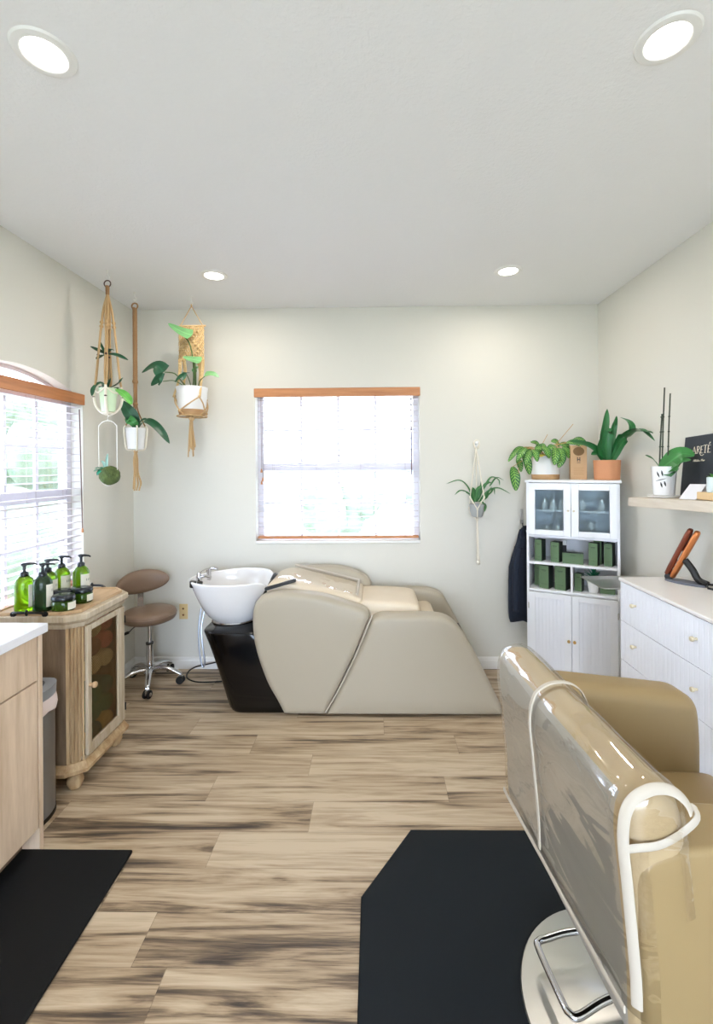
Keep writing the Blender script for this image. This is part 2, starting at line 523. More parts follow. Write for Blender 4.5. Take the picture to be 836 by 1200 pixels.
def pillow_loops(P, y0, y1, r, n=5, crown=0.0, crown_in=0.0):
    """loops of (x, y, z) across the thickness y0..y1 with rounded rims"""
    L = []
    def at(d, y): L.append([V((p.x, y, p.y)) for p in inset(P, d)])
    if crown: at(r + crown_in, y0 - crown)
    for i in range(n + 1):
        a = pi / 2 * i / n
        at(r * (1 - sin(a)), y0 + r * (1 - cos(a)))
    for i in range(n + 1):
        a = pi / 2 * (1 - i / n)
        at(r * (1 - sin(a)), y1 - r * (1 - cos(a)))
    if crown: at(r + crown_in, y1 + crown)
    return L

def pillow(bm, P, y0, y1, r, n=5, crown=0.0, crown_in=0.0):
    L = pillow_loops(P, y0, y1, r, n)
    vv = rings(bm, L, True, False, False)
    for row, sg in ((vv[0], -1), (vv[-1], 1)):
        m = len(row)
        c = sum((v.co for v in row), V()) / m
        prev = row
        for k in (.8, .55, .28):
            cur = [bm.verts.new(c + (v.co - c) * k + V((0, sg * crown * (1 - k * k), 0))) for v in row]
            for i in range(m):
                bm.faces.new((prev[i], prev[(i + 1) % m], cur[(i + 1) % m], cur[i]))
            prev = cur
        ctr = bm.verts.new(c + V((0, sg * crown, 0)))
        for i in range(m): bm.faces.new((prev[i], prev[(i + 1) % m], ctr))
    return vv

def prism(bm, P, z0, z1, mi=0):
    rings(bm, [[V((p[0], p[1], z0)) for p in P], [V((p[0], p[1], z1)) for p in P]], mi=mi)

def blade(bm, pts, width, up=(0, 0, 1), shape=None, fold=0.15, k=5, mi=0):
    """a leaf along a spine, with UVs"""
    uvl = bm.loops.layers.uv.verify()
    P = catmull(pts, k) if len(pts) > 2 else [V(p) for p in pts]
    m = len(P)
    shape = shape or (lambda t: sin(pi * min(1, t * 0.97 + 0.03)) ** 0.75)
    up = V(up)
    rows = []
    side_prev = None
    for i in range(m):
        d = (P[min(i + 1, m - 1)] - P[max(i - 1, 0)])
        if d.length < 1e-9: d = V((0, 0, 1))
        d.normalize()
        s = d.cross(up)
        if s.length < 0.15 and side_prev is not None: s = side_prev
        if s.length < 1e-6: s = d.cross(V((1, 0.3, 0)))
        s.normalize(); side_prev = s
        nrm = s.cross(d).normalized()
        t = i / (m - 1)
        w = width * 0.5 * max(shape(t), 0.02)
        rows.append(([bm.verts.new(P[i] + s * (w * q) + nrm * (abs(q) * fold * w)) for q in (-1, -0.5, 0, 0.5, 1)], t))
    for (a, ta), (b, tb) in zip(rows, rows[1:]):
        for q in range(4):
            f = bm.faces.new((a[q], a[q + 1], b[q + 1], b[q]))
            f.material_index = mi
            for lp, (uu, vv) in zip(f.loops, ((q / 4, ta), ((q + 1) / 4, ta), ((q + 1) / 4, tb), (q / 4, tb))):
                lp[uvl].uv = (uu, vv)

def arc_pts(base, az, elev, length, droop, n=6, twist=0.0):
    p = V(base); out = [p.copy()]
    e = elev; a = az
    st = length / n
    for i in range(n):
        p = p + V((cos(a) * cos(e), sin(a) * cos(e), sin(e))) * st
        out.append(p.copy())
        e -= droop / n
        a += twist / n
    return out

heart = lambda t: (1 - t) ** 0.55 * min(1, t * 9 + 0.35) * 1.05
strap = lambda t: min(1, t * 5 + 0.45) * (1 - t ** 5) ** 0.8
oval = lambda t: sin(pi * (0.03 + 0.95 * t)) ** 0.6

def leaf_obj(name, leaves, m, parent, **k):
    bm = B()
    for fn in leaves: fn(bm)
    o = obj(name, bm, m, parent, angle=180)
    return o

# ================================================================== camera
CAM_H = 1.535
cd = bpy.data.cameras.new('camera')
cam = bpy.data.objects.new('camera', cd); COL.objects.link(cam)
yaw, roll = radians(0.93), 0.0071
F = V((-sin(yaw), cos(yaw), 0)); R = V((cos(yaw), sin(yaw), 0)); U = V((0, 0, 1))
cx = R * cos(roll) - U * sin(roll); cy = R * sin(roll) + U * cos(roll)
mm = Matrix((cx, cy, -F)).transposed().to_4x4()
mm.translation = V((0, 0, CAM_H))
cam.matrix_world = mm
cd.sensor_fit = 'VERTICAL'; cd.sensor_height = 36.0
cd.lens = 533.0 / 1200 * 36.0
cd.shift_x = -(430.3 - 418) / 1200
cd.shift_y = -(600 - 546) / 1200
cd.clip_start = 0.02
scene.camera = cam

# ================================================================== room shell
XL, XR, YB, YF, HC = -1.845, 1.69, 3.45, -2.3, 2.74
TH = 0.16
bm = B(); box(bm, XL - TH, XR + TH, YF - TH, YB + TH, -0.1, 0); struct('floor', bm, M['floor'], smooth=False)
bm = B(); box(bm, XL - TH, XR + TH, YF - TH, YB + TH, HC, HC + 0.12); struct('ceiling', bm, M['ceiling'], smooth=False)
# back wall with window opening
WX0, WX1, WZ0, WZ1 = -0.905, 0.345, 0.95, 2.125
bm = B()
box(bm, XL - TH, WX0, YB, YB + TH, 0, HC); box(bm, WX1, XR + TH, YB, YB + TH, 0, HC)
box(bm, WX0, WX1, YB, YB + TH, 0, WZ0); box(bm, WX0, WX1, YB, YB + TH, WZ1, HC)
struct('wall_back', bm, M['wall'], smooth=False)
# right wall
bm = B(); box(bm, XR, XR + TH, YF, YB, 0, HC); struct('wall_right', bm, M['wall'], smooth=False)
# left wall with arched opening
AY0, AY1, AZ0, ASP, ARISE = 1.85, 2.85, 0.78, 1.955, 0.125
ACY = (AY0 + AY1) / 2
AR = ((AY1 - AY0) ** 2 / 4 + ARISE ** 2) / (2 * ARISE)
def arch_z(y): return ASP + ARISE - AR + sqrt(max(0, AR * AR - (y - ACY) ** 2))
def arch_ys(n=24, y0=AY0, y1=AY1): return [y0 + (y1 - y0) * i / n for i in range(n + 1)]
bm = B()
box(bm, XL - TH, XL, YF, AY0, 0, HC); box(bm, XL - TH, XL, AY1, YB, 0, HC); box(bm, XL - TH, XL, AY0, AY1, 0, AZ0)
ys = arch_ys()
for ya, yb in zip(ys, ys[1:]):
    q = [bm.verts.new(p) for p in ((XL, ya, arch_z(ya)), (XL, yb, arch_z(yb)), (XL, yb, HC), (XL, ya, HC))]
    bm.faces.new(q)
    q2 = [bm.verts.new(p) for p in ((XL - TH, ya, arch_z(ya)), (XL - TH, yb, arch_z(yb)), (XL - TH, yb, HC), (XL - TH, ya, HC))]
    bm.faces.new(q2)
    bm.faces.new((q[0], q[1], q2[1], q2[0]))
struct('wall_left', bm, M['wall'], smooth=False)
# front wall behind the camera; unseen glazed opening added to let in sky light
GX0, GX1, GZ1 = -1.3, 1.2, 2.2
bm = B()
box(bm, XL - TH, GX0, YF - TH, YF, 0, HC); box(bm, GX1, XR + TH, YF - TH, YF, 0, HC); box(bm, GX0, GX1, YF - TH, YF, GZ1, HC)
struct('wall_front', bm, M['wall'], smooth=False)
bm = B()
for a, b in ((GX0, GX0 + .05), (-.03, .03), (GX1 - .05, GX1)): box(bm, a, b, YF - .11, YF - .05, 0, GZ1)
for a, b in ((0, .08), (GZ1 - .06, GZ1)):
    box(bm, GX0 + .05, -.03, YF - .11, YF - .05, a, b); box(bm, .03, GX1 - .05, YF - .11, YF - .05, a, b)
dr = struct('added_glazed_door', bm, M['vinyl_white'], bevel=.003)
bm = B(); box(bm, GX0 + .05, -.03, YF - .085, YF - .08, .08, GZ1 - .06); box(bm, .03, GX1 - .05, YF - .085, YF - .08, .08, GZ1 - .06)
obj('added_door_pane', bm, M['glass'], dr, smooth=False)
# baseboards
def base_profile(bm, horizontal_axis, a0, a1, face, sign):
    prof = [(0, 0), (0.014, 0), (0.014, 0.06), (0.010, 0.068), (0.010, 0.074), (0.005, 0.085), (0, 0.088)]
    L = []
    for a in (a0, a1):
        if horizontal_axis == 'x': L.append([V((a, face + sign * d, z)) for d, z in prof])
        else: L.append([V((face + sign * d, a, z)) for d, z in prof])
    rings(bm, L)
bm = B(); base_profile(bm, 'x', XL, XR, YB, -1); struct('baseboard_back', bm, M['trim'], smooth=False)
bm = B(); base_profile(bm, 'y', YF, YB - .014, XL, 1); struct('baseboard_left', bm, M['trim'], smooth=False)
bm = B(); base_profile(bm, 'y', YF, YB - .014, XR, -1); struct('baseboard_right', bm, M['trim'], smooth=False)

# windows
def back_window():
    y0, y1 = YB + .075, YB + .125
    bm = B()
    fw = .045
    x0, x1, z0, z1 = WX0, WX1, WZ0, WZ1
    box(bm, x0, x0 + fw, y0, y1, z0, z1); box(bm, x1 - fw, x1, y0, y1, z0, z1)
    box(bm, x0 + fw, x1 - fw, y0, y1, z1 - fw, z1); box(bm, x0 + fw, x1 - fw, y0, y1, z0, z0 + fw)
    zm = 1.53
    box(bm, x0 + fw, x1 - fw, y0 + .005, y1, zm - .03, zm + .03)
    w = struct('window_1', bm, M['vinyl_white'], bevel=.003)
    bm = B()
    for i in range(1, 4):
        xx = x0 + fw + (x1 - x0 - 2 * fw) * i / 4
        for a, b in ((z0 + fw, zm - .03), (zm + .03, z1 - fw)): box(bm, xx - .009, xx + .009, y0 + .02, y0 + .035, a, b)
    for zz in ((z0 + fw + zm - .03) / 2, (z1 - fw + zm + .03) / 2): box(bm, x0 + fw, x1 - fw, y0 + .021, y0 + .034, zz - .009, zz + .009)
    obj('muntin_grid', bm, M['vinyl_white'], w, smooth=False)
    bm = B(); box(bm, x0 + fw, x1 - fw, y0 + .025, y0 + .029, z0 + fw, z1 - fw); obj('pane', bm, M['glass'], w, smooth=False)
    bm = B(); box(bm, x0 + .001, x1 - .001, YB - .012, y0, z0 + .0, z0 + .022); obj('window_sill', bm, M['trim'], w, bevel=.004)
back_window()

def left_window():
    xa, xb = XL - .125, XL - .075
    bm = B(); fw = .045
    box(bm, xa, xb, AY0, AY0 + fw, AZ0, ASP); box(bm, xa, xb, AY1 - fw, AY1, AZ0, ASP)
    box(bm, xa, xb, AY0 + fw, AY1 - fw, AZ0, AZ0 + fw)
    zm = 1.37
    box(bm, xa, xb - .005, AY0 + fw, AY1 - fw, zm - .032, zm + .032)
    box(bm, xa, xb, AY0 + fw, AY1 - fw, ASP - .03, ASP + .015)
    ys = arch_ys(20)
    L = []
    for y in ys:
        z = arch_z(y)
        L.append([V((xa, y, z)), V((xb, y, z)), V((xb, y, max(z - .022, ASP - .01))), V((xa, y, max(z - .022, ASP - .01)))])
    rings(bm, L)
    w = struct('window_2', bm, M['vinyl_white'])
    bm = B()
    for i in (1, 2, 3):
        yy = AY0 + fw + (AY1 - AY0 - 2 * fw) * i / 4
        for a, b in ((AZ0 + fw, zm - .032), (zm + .032, ASP - .03)): box(bm, xb - .03, xb - .015, yy - .01, yy + .01, a, b)
    for zz in (1.66, 1.09): box(bm, xb - .029, xb - .016, AY0 + fw, AY1 - fw, zz - .01, zz + .01)
    obj('muntin_grid', bm, M['vinyl_white'], w, smooth=False)
    bm = B()
    box(bm, xb - .026, xb - .022, AY0 + fw, AY1 - fw, AZ0 + fw, ASP)
    obj('pane', bm, M['glass'], w, smooth=False)
    bm = B(); box(bm, xb, XL + .012, AY0 + .001, AY1 - .001, AZ0, AZ0 + .02); obj('window_sill', bm, M['trim'], w, bevel=.004)
left_window()

# ================================================================== blinds
def slat_mesh(bm, axis, a0, a1, c, half, z, tilt=0.0, t=.0028):
    """a slightly cupped slat, long along axis"""
    prof = []
    for i in range(5):
        q = -1 + i / 2
        prof.append((q * half, (1 - q * q) * .0025 + tilt * q * half))
    P = prof + [(d, h - t) for d, h in reversed(prof)]
    L = []
    for a in (a0, a1):
        L.append([V((a, c + d, z + h)) if axis == 'x' else V((c + d, a, z + h)) for d, h in P])
    rings(bm, L)

def blind_back():
    t = thing('window_blind', 'wooden slat blind with copper brown valance on the square back window', 'blind', ((WX0 + WX1) / 2, YB + .02, WZ0 + .03))
    bm = B(); box(bm, WX0 - .006, WX1 + .004, YB - .016, YB - .004, 2.062, 2.128)
    box(bm, WX0 + .01, WX1 - .01, YB + .002, YB + .05, 2.075, 2.12)
    obj('valance', bm, M['copperwood'], t, bevel=.003)
    yc = YB + .028
    n = 25; ztop, zbot = 2.045, 1.02
    for i in range(n):
        bm = B(); slat_mesh(bm, 'x', WX0 + .012, WX1 - .012, yc, .024, ztop - (ztop - zbot) * i / (n - 1), tilt=-.02)
        obj('slat', bm, M['slat'], t, angle=60)
    bm = B(); box(bm, WX0 + .012, WX1 - .012, yc - .024, yc + .024, .985, 1.003); obj('bottom_rail', bm, M['copperwood'], t, bevel=.003)
    bm = B()
    for x in (WX0 + .13, WX0 + .46, WX0 + .80, WX1 - .11):
        for y in (yc - .0255, yc + .0255): cyl(bm, (x, y, .99), (x, y, 2.07), .0009, n=6)
    obj('ladder_cord', bm, M['cord'], t)
    bm = B(); x = WX1 - .065; cyl(bm, (x, YB - .012, 2.05), (x, YB - .012, 1.46), .0042, n=8); cyl(bm, (x, YB - .012, 2.065), (x, YB - .012, 2.05), .0015, n=6)
    obj('tilt_wand', bm, M['wand'], t)
    bm = B(); x = WX0 + .045
    cyl(bm, (x, YB - .01, 2.06), (x + .004, YB - .01, 1.50), .0014, n=6); cyl(bm, (x + .008, YB - .01, 2.06), (x + .014, YB - .01, 1.42), .0014, n=6)
    obj('pull_cord', bm, M['wand'], t)
    for (dx, z) in ((.003, 1.49), (.013, 1.425), (.004, 1.40)):
        bm = B(); lathe(bm, [(.002, .03), (.006, .02), (.009, .004), (.007, 0)], (x + dx, YB - .012, z), n=12); obj('cord_tassel', bm, M['copperwood'], t)
blind_back()

def blind_left():
    t = thing('window_blind', 'wooden slat blind with copper brown valance under the arched left window top', 'blind', (XL - .02, ACY, AZ0 + .05))
    bm = B(); box(bm, XL + .004, XL + .018, AY0 - .01, AY1 - .004, 1.93, 1.997)
    box(bm, XL - .05, XL, AY0 + .01, AY1 - .01, 1.945, 1.99)
    obj('valance', bm, M['copperwood_y'], t, bevel=.003)
    xc = XL - .028
    n = 26; ztop, zbot = 1.915, .86
    for i in range(n):
        bm = B(); slat_mesh(bm, 'y', AY0 + .012, AY1 - .012, xc, .024, ztop - (ztop - zbot) * i / (n - 1), tilt=.0)
        obj('slat', bm, M['slat'], t, angle=60)
    bm = B(); box(bm, xc - .024, xc + .024, AY0 + .012, AY1 - .012, .815, .833); obj('bottom_rail', bm, M['copperwood_y'], t, bevel=.003)
    bm = B()
    for y in (AY1 - .11, AY1 - .40, AY1 - .68, AY0 + .11):
        for x in (xc - .0255, xc + .0255): cyl(bm, (x, y, .83), (x, y, 1.94), .0009, n=6)
    obj('ladder_cord', bm, M['cord'], t)
    bm = B(); y = AY1 - .045; cyl(bm, (XL + .008, y, 1.90), (XL + .010, y + .02, 1.15), .0035, n=8)
    obj('tilt_wand', bm, M['wand'], t)
    bm = B(); lathe(bm, [(.003, .03), (.006, .02), (.007, .004), (.005, 0)], (XL + .010, y + .02, 1.13), n=12); obj('wand_tip', bm, M['copperwood'], t)
blind_left()

# ================================================================== ceiling lights
LIGHT_W = 4.6
LCOL = (1.0, 0.925, 0.84)
def ceiling_light(x, y, label):
    t = thing('ceiling_light', label, 'ceiling light', (x, y, HC), 0, 'recessed ceiling lights')
    bm = B()
    lathe(bm, [(.057, -.0045), (.060, -.0075), (.070, -.0085), (.080, -.006), (.0845, 0)], (x, y, HC), n=48, cap0=False, cap1=False)
    obj('trim_ring', bm, M['trim'], t)
    bm = B(); lathe(bm, [(.0575, -.004), (.04, -.0065), (.015, -.0075)], (x, y, HC), n=40, cap0=False, cap1=True)
    obj('diffuser', bm, M['lamp'], t)
    ld = bpy.data.lights.new('downlight_lamp', 'AREA'); ld.shape = 'DISK'; ld.size = .11; ld.energy = LIGHT_W; ld.color = LCOL
    lo = bpy.data.objects.new('downlight_lamp', ld); COL.objects.link(lo); lo.location = (x, y, HC - .012)
    lo['kind'] = 'helper'
ceiling_light(-.95, 1.305, 'round recessed ceiling light at the near left, above the counter')
ceiling_light(.841, 1.305, 'round recessed ceiling light at the near right, above the tan styling chair')
ceiling_light(-1.0, 2.842, 'round recessed ceiling light close to the hanging planters')
ceiling_light(.839, 2.836, 'round recessed ceiling light close to the tall white cabinet corner')
for x in (-.95, .84):  # two unseen lights added behind the camera for soft fill
    ceiling_light(x, -.3, 'unseen round recessed ceiling light added behind the camera for fill')

# ================================================================== shampoo chair
def shampoo_chair():
    t = thing('shampoo_chair', 'greige reclining hair wash lounge with white basin on glossy black pedestal', 'shampoo chair', (-.2, 3.08, 0))
    shell = [(-.565, .013, 1), (-.61, .10), (-.672, .214), (-.735, .397), (-.757, .55), (-.750, .665), (-.714, .725), (-.65, .750), (-.57, .760), (-.417, .752),
             (-.30, .732), (-.208, .704), (-.12, .675), (-.06, .650), (-.037, .615), (-.05, .568), (-.133, .371), (-.235, .165), (-.312, .013, 1)]
    P = outline(shell, 5)
    bm = B(); pillow(bm, P, 2.765, 2.90, .040, 6, .005, .06)
    obj('shell_panel', bm, M['vinyl'], t, angle=60)
    front = [(-.306, .013, 1), (-.225, .165), (-.122, .371), (-.035, .565), (-.002, .602), (.05, .617), (.155, .619), (.33, .618), (.43, .603), (.495, .562), (.56, .475),
             (.618, .371), (.70, .20), (.755, .085), (.772, .030), (.752, .013, 1)]
    P2 = outline(front, 5)
    bm = B(); pillow(bm, P2, 2.765, 2.90, .034, 6, .004, .05)
    obj('armrest', bm, M['vinyl'], t, angle=60)
    # piping between the two near panels
    bm = B(); tube(bm, [(-.309, 2.775, .03), (-.23, 2.772, .168), (-.128, 2.772, .371), (-.043, 2.775, .567), (-.02, 2.79, .62)], .0045, 8)
    obj('piping', bm, M['piping'], t)
    far = [(-.565, .013, 1), (-.672, .214), (-.735, .397), (-.757, .55), (-.750, .66), (-.70, .74), (-.60, .785), (-.50, .803), (-.417, .808),
           (-.30, .806), (-.20, .79), (-.11, .757), (-.05, .715), (-.025, .65), (-.05, .568), (-.133, .371), (-.312, .013, 1)]
    bm = B(); pillow(bm, outline(far, 5), 3.275, 3.405, .040, 6)
    obj('shell_panel', bm, M['vinyl'], t, angle=60)
    P3 = outline([(p[0], p[1] + (.025 if p[1] > .5 else 0)) + tuple(p[2:]) for p in front], 5)
    bm = B(); pillow(bm, P3, 3.275, 3.405, .034, 6)
    obj('armrest', bm, M['vinyl'], t, angle=60)
    # seat, leg rest, back cushion
    seat = [(-.2, .35, 1), (-.2, .655), (-.12, .672), (0, .675), (.15, .668), (.25, .655), (.288, .62), (.285, .52), (.27, .35, 1)]
    bm = B(); pillow(bm, outline(seat, 5), 2.885, 3.29, .03, 5)
    obj('seat', bm, M['vinyl_seat'], t, angle=60)
    leg = [(.2, .2, 1), (.2, .55, 1), (.34, .565), (.39, .55), (.41, .50), (.50, .25), (.50, .2, 1)]
    bm = B(); pillow(bm, outline(leg, 5), 2.885, 3.29, .025, 4)
    obj('leg_rest', bm, M['vinyl_seat'], t, angle=60)
    back = [(-.10, .55, 1), (-.085, .672), (-.13, .70), (-.30, .745), (-.45, .78), (-.56, .805), (-.64, .80), (-.70, .755), (-.70, .60), (-.5, .5, 1)]
    bm = B(); pillow(bm, outline(back, 5), 2.885, 3.29, .03, 5)
    obj('back_cushion', bm, M['vinyl_seat'], t, angle=60)
    bm = B(); box(bm, -.35, .55, 2.83, 3.34, 0.0, .03); box(bm, -.5, .6, 2.87, 3.3, .035, .4)
    obj('base_plinth', bm, M['black'], t, bevel=.006)
    # pedestal
    bm = B()
    def rr(x0, x1, y0, y1, r, z):
        out = []
        for cxx, cyy, a0 in ((x1 - r, y1 - r, 0), (x0 + r, y1 - r, 90), (x0 + r, y0 + r, 180), (x1 - r, y0 + r, 270)):
            for i in range(7):
                a = radians(a0 + 15 * i); out.append(V((cxx + r * cos(a), cyy + r * sin(a), z)))
        return out
    L = []
    for z, x0, y0, x1 in ((0, -.915, 2.83, -.42), (.008, -.93, 2.815, -.42), (.03, -.940, 2.81, -.42), (.12, -.968, 2.81, -.45), (.25, -1.008, 2.812, -.5), (.40, -1.065, 2.818, -.6),
                          (.475, -1.098, 2.823, -.68), (.49, -1.104, 2.825, -.69), (.497, -1.10, 2.83, -.69)):
        L.append(rr(x0, x1, y0, 6.16 - y0, .10, z))
    rings(bm, L)
    obj('pedestal', bm, M['blackgloss'], t, angle=60)
    # basin
    bm = B()
    n = 64; c = V((-.972, 3.085, 0)); rx, ry = .285, .238
    def rim(a):
        q = ((a + pi) % (2 * pi)) - pi
        return .786 + .018 * max(0, cos(a - .6)) - .075 * exp(-((q + .12) / .42) ** 2)
    L = []
    def ring(fr, zf):
        L.append([c + V((rx * fr * cos(a) + (.02 * (1 - fr)), ry * fr * sin(a), zf(rim(a)))) for a in [2 * pi * i / n for i in range(n)]])
    zb = .498
    ring(.30, lambda z: zb); ring(.44, lambda z: zb + .002); ring(.475, lambda z: zb + .012)
    for i in range(1, 10):
        s = i / 10
        ring(.475 + .515 * (s ** .62), lambda z, s=s: zb + .012 + (z - zb - .02) * s)
    ring(.998, lambda z: z - .010); ring(1.0, lambda z: z - .004); ring(.985, lambda z: z); ring(.962, lambda z: z); ring(.945, lambda z: z - .004); ring(.935, lambda z: z - .014)
    for i in range(1, 8):
        s = i / 8
        ring(.93 - .5 * s ** 2.2, lambda z, s=s: z - .014 - (z - .57) * s)
    ring(.25, lambda z: .558); ring(.07, lambda z: .552)
    rings(bm, L)
    ba = obj('basin', bm, M['ceramic'], t, angle=80)
    bm = B(); tube(bm, [c + V((rx * .50 * cos(a) + .01, ry * .50 * sin(a), .503)) for a in [2 * pi * i / 24 for i in range(24)]], .009, 8, 2, True)
    obj('basin_collar', bm, M['chrome'], t)
    # faucet
    bm = B()
    fx, fy, fz = -1.185, 3.04, .775
    cyl(bm, (fx, fy, fz - .03), (fx, fy, fz + .025), .022, .019); cyl(bm, (fx, fy, fz + .025), (fx, fy, fz + .05), .016, .013)
    tube(bm, [(fx, fy, fz + .012), (fx + .04, fy - .005, fz + .028), (fx + .085, fy - .01, fz + .020)], .010, 10)
    tube(bm, [(fx, fy, fz + .045), (fx + .03, fy + .03, fz + .062), (fx + .05, fy + .06, fz + .066)], .006, 8)
    cyl(bm, (fx + .02, fy + .13, fz - .03), (fx + .02, fy + .13, fz + .045), .014, .018); tube(bm, [(fx + .02, fy + .13, fz + .04), (fx + .05, fy + .12, fz + .055), (fx + .085, fy + .11, fz + .05)], .011, 10)
    obj('faucet', bm, M['chrome'], ba)
    bm = B(); cyl(bm, (fx - .015, fy - .075, fz - .03), (fx - .01, fy - .075, fz + .012), .018, .022); cyl(bm, (fx + .025, fy - .06, fz - .03), (fx + .03, fy - .06, fz + .006), .016, .019)
    obj('spray_head', bm, M['black'], ba, bevel=.004)
    bm = B()
    tube(bm, [(-1.13, 2.93, .62), (-1.135, 2.90, .50), (-1.125, 2.885, .36), (-1.105, 2.88, .265), (-1.090, 2.88, .29), (-1.105, 2.885, .40), (-1.118, 2.90, .50), (-1.11, 2.93, .60)], .0055, 8)
    obj('spray_hose', bm, M['steel_dark'], t)
    bm = B()
    tube(bm, [(-.706, 2.86, .715), (-.690, 2.95, .76), (-.684, 3.08, .80), (-.690, 3.2, .77)], .011, 8)
    obj('neck_gasket', bm, M['black'], t)
shampoo_chair()

def recline_cover():
    t = thing('clear_chair_cover', 'clear plastic sheet with cream binding over the hair wash lounge backrest', 'chair cover', (-.4, 3.08, .79))
    bm = B()
    path = [(-.115, .706), (-.20, .728), (-.30, .753), (-.40, .776), (-.50, .800), (-.57, .816), (-.64, .813), (-.69, .785)]
    nY = 24
    vv = []
    for (x, z) in catmull([(p[0], 0, p[1]) for p in path], 5) and [(q.x, q.z) for q in catmull([(p[0], 0, p[1]) for p in path], 5)]:
        row = []
        for j in range(nY + 1):
            y = 2.905 + (3.275 - 2.905) * j / nY
            row.append(bm.verts.new((x, y, z + .004 + .012 * max(0, noise.noise((x * 14, y * 11, 3))))))
        vv.append(row)
    for a, b in zip(vv, vv[1:]):
        for j in range(nY): bm.faces.new((a[j], a[j + 1], b[j + 1], b[j]))
    obj('plastic_sheet', bm, M['plastic'], t, angle=180)
    def strip(bm, pts, w, nrm):
        tube(bm, pts, w, 6)
    bm = B(); tube(bm, [(-.115, 2.905, .714), (-.115, 3.275, .714)], .009, 6, smooth=False)
    obj('binding', bm, M['piping'], t)
    bm = B(); tube(bm, [(-.115, 3.272, .714), (-.30, 3.272, .762), (-.50, 3.272, .81), (-.575, 3.272, .826)], .008, 6)
    obj('binding', bm, M['piping'], t)
recline_cover()
bm = B(); a = V((-.700, 2.880, .757)); b_ = V((-.505, 2.885, .812)); d = (b_ - a).normalized(); s = V((0, 1, 0)); s = (s - d * s.dot(d)).normalized()
obox(bm, (a + b_) / 2, d, s, d.cross(s), (b_ - a).length, .036, .020)
tag(obj('remote_control', bm, M['black'], bevel=.006, seg=3), 'slim black remote control lying against the hair wash lounge shell near the basin', 'remote control')

